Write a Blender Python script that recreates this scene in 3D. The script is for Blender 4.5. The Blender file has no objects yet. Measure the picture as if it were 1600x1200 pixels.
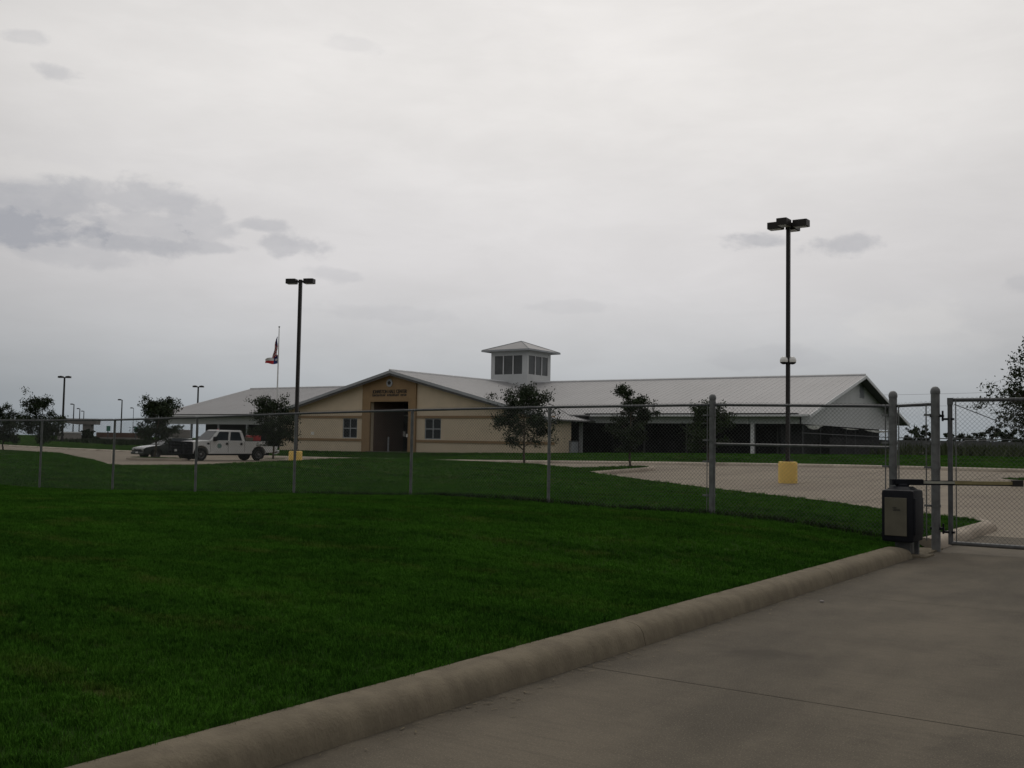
import bpy, bmesh, math, random
import numpy as np
from mathutils import Vector, Matrix
from mathutils.geometry import delaunay_2d_cdt
from bpy_extras.mesh_utils import edge_loops_from_edges  # noqa (available in Blender)
random.seed(7); rng = np.random.default_rng(7)
R = math.radians; PI = math.pi
scn = bpy.context.scene
COL = scn.collection

# ------------------------------------------------------------------ camera
EYE = 1.45; F = 1620.0; PITCH = math.atan(92/1620); ROLL = R(1.0)
Rt0 = Vector((.8229, .5682, 0)); Fw0 = Vector((-.5682, .8229, 0)); UP = Vector((0, 0, 1))
fw = (Fw0*math.cos(PITCH) + UP*math.sin(PITCH)).normalized()
u0 = Rt0.cross(fw)
rt = Rt0*math.cos(ROLL) + u0*math.sin(ROLL)
up = -Rt0*math.sin(ROLL) + u0*math.cos(ROLL)
cd = bpy.data.cameras.new('camera'); cam = bpy.data.objects.new('camera', cd); COL.objects.link(cam)
cd.sensor_width = 36; cd.lens = 36*F/1600; cd.clip_start = .1; cd.clip_end = 6000
m = Matrix((rt, up, -fw)).transposed().to_4x4(); m.translation = Vector((0, 0, EYE)); cam.matrix_world = m
scn.camera = cam
def ray(px, py):
    return (fw*F + rt*(px-800) - up*(py-600)).normalized()
def onY(px, py, Y):
    d = ray(px, py); return Vector((0, 0, EYE)) + d*(Y/d.y)
def onX(px, py, X):
    d = ray(px, py); return Vector((0, 0, EYE)) + d*(X/d.x)
def atD(px, py, D):                      # D = distance along the view heading
    d = ray(px, py); return Vector((0, 0, EYE)) + d*(D/d.dot(Fw0))

# ------------------------------------------------------------------ world
scn.view_settings.view_transform = 'Standard'; scn.view_settings.look = 'None'
scn.view_settings.exposure = 0; scn.view_settings.gamma = 1; scn.view_settings.use_curve_mapping = False
SUN_EL = R(48); sun_h = (Fw0*math.cos(R(12)) + Rt0*math.sin(R(12)))
sun_dir = (sun_h*math.cos(SUN_EL) + UP*math.sin(SUN_EL)).normalized()
W = bpy.data.worlds.new('World'); scn.world = W; W.use_nodes = True
nt = W.node_tree; nt.nodes.clear()
class G:                                   # tiny expression builder for shader nodes
    def __init__(s, nt): s.nt = nt
    def node(s, t, **kw):
        n = s.nt.nodes.new(t)
        for k, v in kw.items(): setattr(n, k, v)
        return n
    def put(s, sock, v):
        if isinstance(v, bpy.types.NodeSocket): s.nt.links.new(v, sock)
        else: sock.default_value = v
    def m(s, op, a, b=0.0, c=0.0, clamp=False):
        n = s.node('ShaderNodeMath', operation=op, use_clamp=clamp)
        s.put(n.inputs[0], a); s.put(n.inputs[1], b); s.put(n.inputs[2], c); return n.outputs[0]
    def ss(s, a, lo, hi, o0=0.0, o1=1.0):
        n = s.node('ShaderNodeMapRange', interpolation_type='SMOOTHSTEP')
        s.put(n.inputs['Value'], a); n.inputs['From Min'].default_value = lo; n.inputs['From Max'].default_value = hi
        n.inputs['To Min'].default_value = o0; n.inputs['To Max'].default_value = o1; return n.outputs[0]
    def mix(s, f, a, b, blend='MIX'):
        n = s.node('ShaderNodeMix', data_type='RGBA', blend_type=blend)
        s.put(n.inputs[0], f)
        for sk, v in ((n.inputs[6], a), (n.inputs[7], b)):
            s.put(sk, v if isinstance(v, bpy.types.NodeSocket) else (*v, 1)) 
        return n.outputs[2]
    def noise(s, vec, scale, detail=4, rough=.55, dist=0.0):
        n = s.node('ShaderNodeTexNoise'); s.put(n.inputs['Vector'], vec)
        n.inputs['Scale'].default_value = scale; n.inputs['Detail'].default_value = detail
        n.inputs['Roughness'].default_value = rough; n.inputs['Distortion'].default_value = dist
        return n.outputs['Fac']
    def map(s, vec, sc=(1, 1, 1), loc=(0, 0, 0), rot=(0, 0, 0)):
        n = s.node('ShaderNodeMapping'); s.put(n.inputs['Vector'], vec)
        n.inputs['Scale'].default_value = sc; n.inputs['Location'].default_value = loc; n.inputs['Rotation'].default_value = rot
        return n.outputs[0]
g = G(nt)
tc = g.node('ShaderNodeTexCoord'); dirv = tc.outputs['Generated']
sky = g.node('ShaderNodeTexSky', sky_type='NISHITA', sun_disc=False, sun_elevation=SUN_EL)
sky.sun_rotation = math.atan2(sun_dir.x, sun_dir.y); sky.air_density = 1.5; sky.dust_density = 3
def dot(v):
    n = g.node('ShaderNodeVectorMath', operation='DOT_PRODUCT'); g.put(n.inputs[0], dirv); n.inputs[1].default_value = v
    return n.outputs['Value']
a_r = dot(Rt0); a_f = dot(Fw0); a_u = dot(UP)
az = g.m('ARCTAN2', a_r, a_f); el = g.m('ARCSINE', a_u)
comb = g.node('ShaderNodeCombineXYZ'); g.put(comb.inputs[0], az); g.put(comb.inputs[1], el)
sv = comb.outputs[0]
n_big = g.noise(g.map(sv, (1, 2.6, 1)), 3.0, 5, .55)
n_mid = g.noise(g.map(sv, (1, 1.7, 1), (3.1, 1.7, 0)), 17.0, 8, .6, .15)
# base veil: bluish grey low down, pale warm grey higher up, brighter round the veiled sun
c_low = (.31, .352, .388); c_mid = (.615, .60, .61); c_hi = (.735, .712, .695)
base = g.mix(g.ss(el, R(-1), R(10.5)), c_low, c_mid)
base = g.mix(g.ss(el, R(7), R(20)), base, c_hi)
glow = g.m('MULTIPLY', g.m('SUBTRACT', 1.0, dot(((Fw0*math.cos(R(2)) + Rt0*math.sin(R(2)))*math.cos(R(17)) + UP*math.sin(R(17))).normalized())), 1.0)
gl = g.ss(glow, 0.0, .22, 1.10, .78)
gl = g.m('MULTIPLY', gl, g.ss(glow, .3, 1.7, 1.0, .62))
gl = g.m('MULTIPLY', gl, g.ss(n_big, .3, .7, .95, 1.04))
n_lay = g.noise(g.map(sv, (1, 3.4, 1), (5, 2, 0), (0, 0, .12)), 7.0, 6, .6, .4)
gl = g.m('MULTIPLY', gl, g.ss(n_lay, .35, .68, .975, 1.02))
base = g.mix(1.0, base, (1, 1, 1), 'MULTIPLY')
vm = g.node('ShaderNodeVectorMath', operation='SCALE'); g.put(vm.inputs[0], base); g.put(vm.inputs['Scale'], gl)
base = vm.outputs[0]
def azel(px, py):
    d = ray(px, py); return math.atan2(d.dot(Rt0), d.dot(Fw0)), math.asin(d.z)
# cloud banks: (px, py, half width, half height in radians, strength, tint)
tot = None; lit = None
for (px, py, w, h, k, warp) in ((-40, 346, .15, .022, 1.25, .8), (50, 318, .11, .028, .66, 1.1), (200, 312, .075, .020, .55, 1.0), (235, 352, .10, .020, .45, 1.0), (185, 378, .085, .011, .72, .9), (330, 338, .022, .012, .45, 1.0), (340, 388, .045, .007, .6, .9), (50, 300, .06, .02, .4, 1.0), (110, 395, .07, .012, .35, 1.0),
                         (440, 385, .035, .014, .55, 1.2), (408, 352, .032, .008, .5, 1.0), (92, 114, .022, .010, .42, 1.2), (47, 57, .018, .007, .3, 1.2),
                         (1190, 375, .040, .010, .7, 1.0), (1310, 382, .038, .012, .6, 1.1), (885, 478, .05, .006, .16, 1.1), (530, 430, .05, .008, .28, 1.0),
                         (1600, 440, .025, .009, .3, 1.0), (550, 70, .03, .007, .15, 1.1), (600, 490, .06, .010, .18, 1.1), (1210, 560, .07, .012, .22, 1.1), (-700, 380, .22, .022, .8, 1.0), (2300, 380, .2, .02, .6, 1.0)):
    ca, ce = azel(px, py)
    dx = g.m('DIVIDE', g.m('SUBTRACT', az, ca), w); dy = g.m('DIVIDE', g.m('SUBTRACT', el, ce), h)
    r = g.m('ADD', g.m('MULTIPLY', dx, dx), g.m('MULTIPLY', dy, dy))
    r = g.m('ADD', g.m('SQRT', r), g.m('MULTIPLY', g.m('SUBTRACT', n_mid, .5), -3.0*warp))
    v = g.m('MULTIPLY', g.ss(r, .42, 1.08, 1.0, 0.0), k)
    tot = v if tot is None else g.m('MAXIMUM', tot, v)
for (px, py, w, h, k) in ((1425, 505, .06, .022, .5), (60, 268, .09, .016, .7), (210, 282, .07, .010, .5), (120, 375, .05, .006, .5), (1400, 530, .09, .014, .25)):
    ca, ce = azel(px, py)
    dx = g.m('DIVIDE', g.m('SUBTRACT', az, ca), w); dy = g.m('DIVIDE', g.m('SUBTRACT', el, ce), h)
    r = g.m('ADD', g.m('SQRT', g.m('ADD', g.m('MULTIPLY', dx, dx), g.m('MULTIPLY', dy, dy))), g.m('MULTIPLY', g.m('SUBTRACT', n_mid, .5), -2.4))
    v = g.m('MULTIPLY', g.ss(r, .4, 1.1, 1.0, 0.0), k)
    lit = v if lit is None else g.m('MAXIMUM', lit, v)
n_det = g.noise(g.map(sv, (1, 1.8, 1), (8, 2, 0)), 30, 5, .6)
tot = g.m('MULTIPLY', tot, g.ss(n_det, .3, .7, .75, 1.05), clamp=True)
base = g.mix(g.m('MULTIPLY', lit, .4), base, (.72, .70, .68))
base = g.mix(g.m('MULTIPLY', tot, .85), base, (.335, .345, .385))
STR = .1
scl = g.node('ShaderNodeVectorMath', operation='SCALE'); g.put(scl.inputs[0], base); scl.inputs['Scale'].default_value = 1/STR
final = g.mix(.96, sky.outputs[0], scl.outputs[0])
bg = g.node('ShaderNodeBackground'); g.put(bg.inputs['Color'], final); bg.inputs['Strength'].default_value = STR
wo = g.node('ShaderNodeOutputWorld'); nt.links.new(bg.outputs[0], wo.inputs[0])
sl = bpy.data.lights.new('sun', 'SUN'); sl.energy = .5; sl.angle = R(18); sl.color = (1, .96, .9)
so = bpy.data.objects.new('sun', sl); COL.objects.link(so); so.location = (0, 0, 60)
so.rotation_euler = (-sun_dir).to_track_quat('-Z', 'Y').to_euler()

# ------------------------------------------------------------------ materials
def mat(name, col, rough=.8, metal=0, var=.12, scale=3.0, bump=0.0, bscale=None, spec=.5, stretch=(1, 1, 1), tint=None, tfac=.5, tscale=.6, coord='Object', trans=0, emis=None):
    M = bpy.data.materials.new(name); M.use_nodes = True; n = M.node_tree; q = G(n)
    P = n.nodes['Principled BSDF']; t = q.node('ShaderNodeTexCoord')
    if coord == 'World':
        geo = q.node('ShaderNodeNewGeometry'); v = geo.outputs['Position']
    else: v = t.outputs['Object']
    v = q.map(v, stretch)
    f = q.noise(v, scale, 6, .6)
    lo = tuple(c*(1-var) for c in col); hi = tuple(min(1, c*(1+var)) for c in col)
    c = q.mix(q.ss(f, .3, .7), lo, hi)
    if tint: c = q.mix(q.m('MULTIPLY', q.ss(q.noise(v, tscale, 5, .65), .45, .72), tfac), c, tint)
    q.put(P.inputs['Base Color'], c)
    P.inputs['Roughness'].default_value = rough; P.inputs['Metallic'].default_value = metal
    P.inputs['Specular IOR Level'].default_value = spec
    if trans: P.inputs['Transmission Weight'].default_value = trans
    if bump:
        b = q.node('ShaderNodeBump'); b.inputs['Strength'].default_value = bump; b.inputs['Distance'].default_value = .01
        q.put(b.inputs['Height'], q.noise(v, bscale or scale*8, 6, .65)); n.links.new(b.outputs[0], P.inputs['Normal'])
    return M
def corrugated(name, col, axis, period=.3, rough=.55, metal=.0, depth=.02, tint=None):
    M = mat(name, col, rough, metal, .05, .35, tint=tint, tfac=.35, tscale=.25, coord='World')
    n = M.node_tree; q = G(n); P = n.nodes['Principled BSDF']
    geo = q.node('ShaderNodeNewGeometry'); w = q.node('ShaderNodeTexWave', bands_direction=axis)
    w.inputs['Scale'].default_value = 1/period*.314; n.links.new(geo.outputs['Position'], w.inputs['Vector'])
    b = q.node('ShaderNodeBump'); b.inputs['Strength'].default_value = .5; b.inputs['Distance'].default_value = depth
    n.links.new(w.outputs['Fac'], b.inputs['Height']); n.links.new(b.outputs[0], P.inputs['Normal'])
    return M
M = {}
def concrete(name, col, lo, stain, streak=True, scale=1.0, near=False):
    """ground concrete: broad blotches, fine grain, dark oil stains, pale scuffs"""
    mt = bpy.data.materials.new(name); mt.use_nodes = True; n = mt.node_tree; q = G(n); P = n.nodes['Principled BSDF']
    geo = q.node('ShaderNodeNewGeometry'); v = geo.outputs['Position']
    oi = q.node('ShaderNodeObjectInfo')
    c = q.mix(q.ss(q.noise(q.map(v, (.9, .45, 1)), .9*scale, 7, .62), .33, .68), lo, col)
    c = q.mix(q.m('MULTIPLY', q.ss(q.noise(q.map(v, (1, 1, 1), (7, 3, 0)), .55*scale, 6, .7, .6), .55, .72), .5), c, stain)
    c = q.mix(q.m('MULTIPLY', q.ss(q.noise(q.map(v, (1.6, .35, 1), (1, 9, 0)), 1.8*scale, 6, .65), .56, .8), .35), c, tuple(x*1.25 for x in col))
    c = q.mix(q.m('MULTIPLY', q.ss(q.noise(v, 60, 3, .7), .3, .75), .28), c, tuple(x*.45 for x in col))
    c = q.mix(q.m('MULTIPLY', q.ss(q.noise(v, 23, 4, .75), .62, .75), .4), c, tuple(x*1.45 for x in col))
    c = q.mix(q.m('MULTIPLY', oi.outputs['Random'], .16), c, stain)
    if near:
        c = q.mix(q.m('MULTIPLY', q.ss(q.noise(q.map(v, (.35, 3.2, 1), (2, 5, 0)), 6, 6, .7), .42, .75), .45), c, tuple(x*.5 for x in col))   # broom marks
        c = q.mix(q.m('MULTIPLY', q.ss(q.noise(v, 110, 2, .6), .56, .70), .6), c, tuple(x*1.7 for x in col))
        sx = q.node('ShaderNodeSeparateXYZ'); n.links.new(v, sx.inputs[0])
        wv = q.m('MULTIPLY', q.m('SUBTRACT', q.noise(v, 3.0, 5, .7), .5), .5)
        gut = q.m('MAXIMUM', q.ss(q.m('ADD', sx.outputs[0], q.m('MULTIPLY', wv, .8)), -3.50, -3.40, 1.0, 0.0), q.ss(q.m('ADD', sx.outputs[0], wv), -3.48, -3.1, .45, 0.0))                        # silt in the gutter
        c = q.mix(q.m('MULTIPLY', gut, .75), c, tuple(x*.32 for x in col))
        for (px, py, rx, ry, k) in ((1185, 1020, .42, .30, .95), (1050, 990, .5, .16, .5), (1330, 1000, .8, .3, .35), (1430, 930, 1.0, .3, .3), (1590, 1080, .5, .6, .3), (760, 1110, .35, .3, .3)):
            dd_ = ray(px, py); pt = Vector((0, 0, EYE))+dd_*(EYE/-dd_.z)
            ex = q.m('DIVIDE', q.m('SUBTRACT', sx.outputs[0], pt.x), rx); ey = q.m('DIVIDE', q.m('SUBTRACT', sx.outputs[1], pt.y), ry)
            rr_ = q.m('ADD', q.m('SQRT', q.m('ADD', q.m('MULTIPLY', ex, ex), q.m('MULTIPLY', ey, ey))), q.m('MULTIPLY', q.m('SUBTRACT', q.noise(v, 2.6, 6, .7), .5), 2.2))
            c = q.mix(q.m('MULTIPLY', q.ss(rr_, .1, 1.1, 1.0, 0.0), k), c, tuple(x*.42 for x in col))
        vo = q.node('ShaderNodeTexVoronoi', feature='DISTANCE_TO_EDGE'); vo.inputs['Scale'].default_value = .17
        nz = q.node('ShaderNodeTexNoise'); nz.inputs['Scale'].default_value = 2.2; nz.inputs['Detail'].default_value = 6; n.links.new(v, nz.inputs['Vector'])
        va = q.node('ShaderNodeVectorMath', operation='MULTIPLY_ADD'); n.links.new(nz.outputs['Color'], va.inputs[0]); va.inputs[1].default_value = (.5, .5, 0); n.links.new(v, va.inputs[2])
        n.links.new(va.outputs[0], vo.inputs['Vector'])
        c = q.mix(q.m('MULTIPLY', q.ss(vo.outputs['Distance'], .0004, .0016, 1.0, 0.0), .12), c, tuple(x*.4 for x in col))   # hairline cracks
    q.put(P.inputs['Base Color'], c); P.inputs['Roughness'].default_value = .9; P.inputs['Specular IOR Level'].default_value = .25
    b = q.node('ShaderNodeBump'); b.inputs['Strength'].default_value = .45; b.inputs['Distance'].default_value = .006
    q.put(b.inputs['Height'], q.noise(v, 45, 6, .7)); n.links.new(b.outputs[0], P.inputs['Normal'])
    return mt
M['drive'] = concrete('driveway concrete', (.158, .134, .098), (.078, .067, .049), (.030, .027, .021), near=True)
M['lot'] = concrete('parking concrete', (.29, .25, .19), (.235, .196, .152), (.15, .125, .10), scale=.4)
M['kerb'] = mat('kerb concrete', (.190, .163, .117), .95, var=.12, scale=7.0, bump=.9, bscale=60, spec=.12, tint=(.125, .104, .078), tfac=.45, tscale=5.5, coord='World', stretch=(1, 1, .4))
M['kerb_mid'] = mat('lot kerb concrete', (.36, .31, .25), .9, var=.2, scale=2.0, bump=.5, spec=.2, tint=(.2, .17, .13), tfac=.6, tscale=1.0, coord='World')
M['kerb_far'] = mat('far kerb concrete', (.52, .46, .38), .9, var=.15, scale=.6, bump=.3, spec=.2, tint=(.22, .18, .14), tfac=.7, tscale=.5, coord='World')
M['joint'] = mat('joint filler', (.045, .040, .033), .95, var=.3, scale=4)
def grassmat(name, base, dark, dry, blade=False):
    mt = bpy.data.materials.new(name); mt.use_nodes = True; n = mt.node_tree; q = G(n); P = n.nodes['Principled BSDF']
    geo = q.node('ShaderNodeNewGeometry'); v = geo.outputs['Position']
    c = q.mix(q.ss(q.noise(q.map(v, (.6, 1.7, 0), (0, 0, 0), (0, 0, .5)), .5, 8, .7), .38, .62), dark, base)
    c = q.mix(q.m('MULTIPLY', q.ss(q.noise(q.map(v, (.6, 1.6, 0), (4, 1, 0)), .9, 7, .7), .52, .68), .6), c, dry)
    c = q.mix(q.m('MULTIPLY', q.ss(q.noise(q.map(v, (.8, 2.2, 0), (9, 4, 0)), 1.5, 7, .72), .48, .62), .72), c, tuple(x*.45 for x in dark))
    c = q.mix(q.m('MULTIPLY', q.ss(q.noise(q.map(v, (1, 2, 0)), 7, 5, .75), .42, .62), .5), c, tuple(x*.5 for x in base))
    if blade:
        oi = q.node('ShaderNodeObjectInfo')
        c = q.mix(q.m('MULTIPLY', oi.outputs['Random'], .4), c, tuple(x*1.7 for x in base))
    q.put(P.inputs['Base Color'], c); P.inputs['Roughness'].default_value = 1; P.inputs['Specular IOR Level'].default_value = .0
    b = q.node('ShaderNodeBump'); b.inputs['Strength'].default_value = .9; b.inputs['Distance'].default_value = .05
    q.put(b.inputs['Height'], q.noise(v, 14, 6, .75)); n.links.new(b.outputs[0], P.inputs['Normal'])
    return mt
M['grass'] = grassmat('lawn grass', (.042, .088, .020), (.018, .042, .010), (.095, .082, .032))
M['blade'] = grassmat('grass blades', (.066, .178, .020), (.018, .062, .010), (.17, .15, .05), True)
M['weed'] = mat('weeds', (.045, .060, .022), .9, var=.4, scale=3, coord='World')
M['galv'] = mat('galvanised steel', (.15, .155, .155), .55, .35, .25, 9, bump=.15, tint=(.17, .17, .165), tfac=.6, tscale=5)
M['galv_dark'] = mat('weathered galvanised pipe', (.10, .105, .11), .6, .3, .25, 7)
M['wire'] = mat('chain link wire', (.14, .145, .145), .5, .4, .2, 6)
M['pale'] = mat('pale arm paint', (.33, .33, .28), .6, 0, .12, 6)
M['black'] = mat('black plastic', (.008, .009, .013), .6, 0, .2, 5, bump=.1, spec=.2)
M['bronze'] = mat('dark bronze paint', (.018, .015, .014), .5, .2, .2, 3)
M['beige'] = mat('beige cover plate', (.115, .105, .075), .6, 0, .12, 4, tint=(.11, .10, .075), tfac=.5, tscale=3)
M['ink'] = mat('dark lettering', (.02, .02, .02), .6)
M['yellow'] = mat('yellow painted concrete', (.86, .60, .17), .75, 0, .10, 3, bump=.2, tint=(.55, .36, .10), tfac=.6, tscale=2.5)
M['yellow_metal'] = mat('yellow painted steel', (.26, .22, .10), .5, 0, .15, 6)
M['tan'] = mat('tan stucco', (.62, .52, .385), .92, 0, .06, 1.2, bump=.4, bscale=30, tint=(.52, .42, .29), tfac=.35, tscale=.3, coord='World')
M['tan_dark'] = mat('ochre stucco', (.29, .195, .105), .92, 0, .08, 1.4, bump=.4, bscale=30, coord='World')
M['brown'] = mat('brown recess wall', (.16, .11, .085), .9, 0, .1, 1, coord='World')
M['roof'] = mat('galvalume roof', (.275, .272, .275), .6, .1, .06, .5, tint=(.235, .235, .238), tfac=.45, tscale=.22, coord='World', stretch=(1, .4, 1))
M['seam'] = mat('roof seam', (.32, .32, .325), .5, .15, .05, 1)
M['trim'] = mat('white metal trim', (.72, .73, .74), .5, 0, .06, 2)
M['soffit'] = mat('dark soffit', (.10, .10, .10), .8, 0, .15, 1)
M['rake'] = mat('grey rake fascia', (.34, .36, .38), .6, 0, .1, 1.5)
M['siding_x'] = corrugated('white ribbed siding', (.58, .60, .61), 'X', .3, tint=(.45, .46, .46))
M['siding_y'] = corrugated('white ribbed gable siding', (.60, .61, .61), 'Y', .3, tint=(.46, .47, .47))
M['glass'] = mat('dark window glass', (.02, .023, .027), .2, 0, .2, 1.2, spec=.35)
M['doorglass'] = mat('tinted door glass', (.008, .009, .011), .35, 0, .2, 1.2, spec=.15)
M['louvre'] = mat('smoked cupola glass', (.075, .08, .082), .3, 0, .2, .8, spec=.5)
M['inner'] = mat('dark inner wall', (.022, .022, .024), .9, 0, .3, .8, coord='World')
M['floor'] = mat('barn floor', (.10, .09, .08), .9, 0, .2, 1)
M['paper'] = mat('white paper', (.75, .75, .72), .8, 0, .04, 4)
M['tarp'] = mat('pale tarpaulin', (.62, .62, .58), .7, 0, .1, 4)
M['white_car'] = mat('white car paint', (.66, .67, .67), .3, 0, .03, 1.2, spec=.5, tint=(.5, .5, .49), tfac=.25, tscale=1.5)
M['green_car'] = mat('dark green car paint', (.012, .020, .018), .18, .2, .1, 1, spec=.7)
M['painted_sky_sheen'] = mat('painted sky reflection', (.50, .51, .52), .25, .2, .05, 1)  # sky reflected in the dark green bonnet, put in as a pale colour
M['chrome'] = mat('chrome', (.55, .55, .56), .2, .9, .05, 1)
M['tyre'] = mat('tyre rubber', (.012, .012, .012), .9, 0, .2, 8)
M['rim'] = mat('steel rim', (.22, .22, .22), .5, .4, .2, 6)
M['carglass'] = mat('car glass', (.020, .028, .036), .18, 0, .1, 1, spec=.3)
M['lampglass'] = mat('headlamp lens', (.35, .36, .36), .2, 0, .1, 3, spec=.8)
M['red'] = mat('red plastic', (.42, .03, .03), .5, 0, .15, 4)
M['blue'] = mat('flag blue', (.015, .03, .16), .8, 0, .1, 4)
M['flag_red'] = mat('flag red', (.50, .03, .04), .8, 0, .1, 4)
M['flag_white'] = mat('flag white', (.68, .68, .68), .8, 0, .05, 4)
M['globe'] = mat('white lamp globe', (.82, .82, .80), .35, 0, .04, 4)
M['bark'] = mat('tree bark', (.095, .075, .055), .9, 0, .3, 9, bump=.6, stretch=(1, 1, .3))
M['leaf'] = mat('olive tree leaves', (.020, .034, .014), .7, 0, .6, 2.2, spec=.2, coord='World', tint=(.045, .06, .02), tfac=.6, tscale=3)
M['leaf_far'] = mat('far tree leaves', (.028, .040, .020), .8, 0, .5, .5, spec=.1, coord='World')
M['leaf_bright'] = mat('shrub leaves', (.028, .048, .014), .75, 0, .5, 2, spec=.2, coord='World')
M['pier'] = mat('bridge concrete', (.20, .185, .175), .9, 0, .12, .6, coord='World')
M['wall_brown'] = mat('red brown wall', (.13, .075, .06), .9, 0, .2, .4, coord='World')
M['wall_grey'] = mat('retaining wall concrete', (.26, .24, .225), .9, 0, .15, .3, coord='World')
M['sign_green'] = mat('road sign green', (.03, .16, .11), .5, 0, .1, 1)
M['seal'] = mat('door seal print', (.16, .26, .24), .5, 0, .3, 9)
M['weedy'] = M['weed']

# ------------------------------------------------------------------ object helpers
def obj(name, data, m=None, parent=None, **props):
    o = bpy.data.objects.new(name, data); COL.objects.link(o)
    if m is not None and data is not None:
        for x in (m if isinstance(m, (list, tuple)) else [m]): data.materials.append(x)
    if parent is not None: o.parent = parent
    for k, v in props.items():
        if v is not None: o[k] = v
    return o
def thing(name, label, cat, loc=(0, 0, 0), rz=0, group=None):
    o = obj(name, None, label=label, category=cat, group=group); o.location = loc; o.rotation_euler = (0, 0, rz); o.empty_display_size = .3
    return o
def struct(name, data, m): return obj(name, data, m, kind='structure')
def dup(root, loc, rz, label, group=None):
    def cp(o, par):
        c = o.copy(); COL.objects.link(c); c.parent = par
        for ch in [x for x in allo if x.parent == o]: cp(ch, c)
        return c
    allo = list(bpy.data.objects); c = cp(root, None); c.location = loc; c.rotation_euler = (0, 0, rz); c['label'] = label
    if group: c['group'] = group
    return c
class MB:
    def __init__(s): s.v = []; s.f = []; s.mi = []
    def add(s, vs, fs, mi=0):
        n = len(s.v); s.v += [tuple(v) for v in vs]; s.f += [tuple(i+n for i in f) for f in fs]; s.mi += [mi]*len(fs); return s
    def box(s, x0, x1, y0, y1, z0, z1, mi=0, M4=None):
        vs = [Vector((x, y, z)) for z in (z0, z1) for y in (y0, y1) for x in (x0, x1)]
        if M4 is not None: vs = [M4 @ v for v in vs]
        return s.add(vs, [(0, 2, 3, 1), (4, 5, 7, 6), (0, 1, 5, 4), (2, 6, 7, 3), (0, 4, 6, 2), (1, 3, 7, 5)], mi)
    def bbox(s, x0, x1, y0, y1, z0, z1, b=.02, mi=0):      # bevelled box
        bm = bmesh.new(); bmesh.ops.create_cube(bm, size=1)
        for v in bm.verts: v.co = Vector(((x0+x1)/2+v.co.x*(x1-x0), (y0+y1)/2+v.co.y*(y1-y0), (z0+z1)/2+v.co.z*(z1-z0)))
        bmesh.ops.bevel(bm, geom=bm.edges[:], offset=b, segments=2, affect='EDGES', profile=.6)
        bm.verts.index_update()
        s.add([v.co for v in bm.verts], [[v.index for v in f.verts] for f in bm.faces], mi); bm.free(); return s
    def tube(s, pts, rad, n=8, cap=True, mi=0):
        pts = [Vector(p) for p in pts]; rings = []
        if not isinstance(rad, (list, tuple)): rad = [rad]*len(pts)
        ref = None
        for i, p in enumerate(pts):
            d = (pts[min(i+1, len(pts)-1)]-pts[max(i-1, 0)]).normalized()
            a = d.orthogonal().normalized() if ref is None else (ref - d*ref.dot(d)).normalized()
            ref = a; b = d.cross(a)
            rings.append([p + (a*math.cos(t)+b*math.sin(t))*rad[i] for t in (2*PI*k/n for k in range(n))])
        vs = [v for r in rings for v in r]; fs = []
        for i in range(len(pts)-1):
            for k in range(n): fs.append((i*n+k, i*n+(k+1) % n, (i+1)*n+(k+1) % n, (i+1)*n+k))
        if cap: fs.append(tuple(range(n))[::-1]); fs.append(tuple((len(pts)-1)*n+k for k in range(n)))
        return s.add(vs, fs, mi)
    def lathe(s, prof, n=16, c=(0, 0, 0), axis='Z', mi=0):
        vs = []; fs = []
        for (r, z) in prof:
            for k in range(n):
                a = 2*PI*k/n
                p = (r*math.cos(a), r*math.sin(a), z) if axis == 'Z' else ((z, r*math.cos(a), r*math.sin(a)) if axis == 'X' else (r*math.sin(a), z, r*math.cos(a)))
                vs.append(Vector(p)+Vector(c))
        for i in range(len(prof)-1):
            for k in range(n): fs.append((i*n+k, i*n+(k+1) % n, (i+1)*n+(k+1) % n, (i+1)*n+k))
        fs.append(tuple(range(n))[::-1]); fs.append(tuple((len(prof)-1)*n+k for k in range(n)))
        return s.add(vs, fs, mi)
    def build(s, name, m, parent=None, smooth=False, **props):
        me = bpy.data.meshes.new(name); me.from_pydata(s.v, [], s.f)
        if any(s.mi): me.polygons.foreach_set('material_index', s.mi)
        bm = bmesh.new(); bm.from_mesh(me); bmesh.ops.recalc_face_normals(bm, faces=bm.faces[:]); bm.to_mesh(me); bm.free()
        if smooth:
            me.shade_smooth()
            try: me.set_sharp_from_angle(angle=R(40))
            except Exception: pass
        return obj(name, me, m, parent, **props)
def npmesh(name, verts, faces):
    me = bpy.data.meshes.new(name); verts = np.asarray(verts, np.float32); faces = np.asarray(faces, np.int32)
    k = faces.shape[1]; me.vertices.add(len(verts)); me.vertices.foreach_set('co', verts.ravel())
    me.loops.add(faces.size); me.loops.foreach_set('vertex_index', faces.ravel())
    me.polygons.add(len(faces)); me.polygons.foreach_set('loop_start', np.arange(0, faces.size, k, dtype=np.int32))
    me.polygons.foreach_set('loop_total', np.full(len(faces), k, np.int32)); me.update(calc_edges=True); me.validate(); return me
def inpoly(px, py, poly):
    c = False; n = len(poly); j = n-1
    for i in range(n):
        xi, yi = poly[i]; xj, yj = poly[j]
        if (yi > py) != (yj > py) and px < (xj-xi)*(py-yi)/(yj-yi)+xi: c = not c
        j = i
    return c
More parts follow.
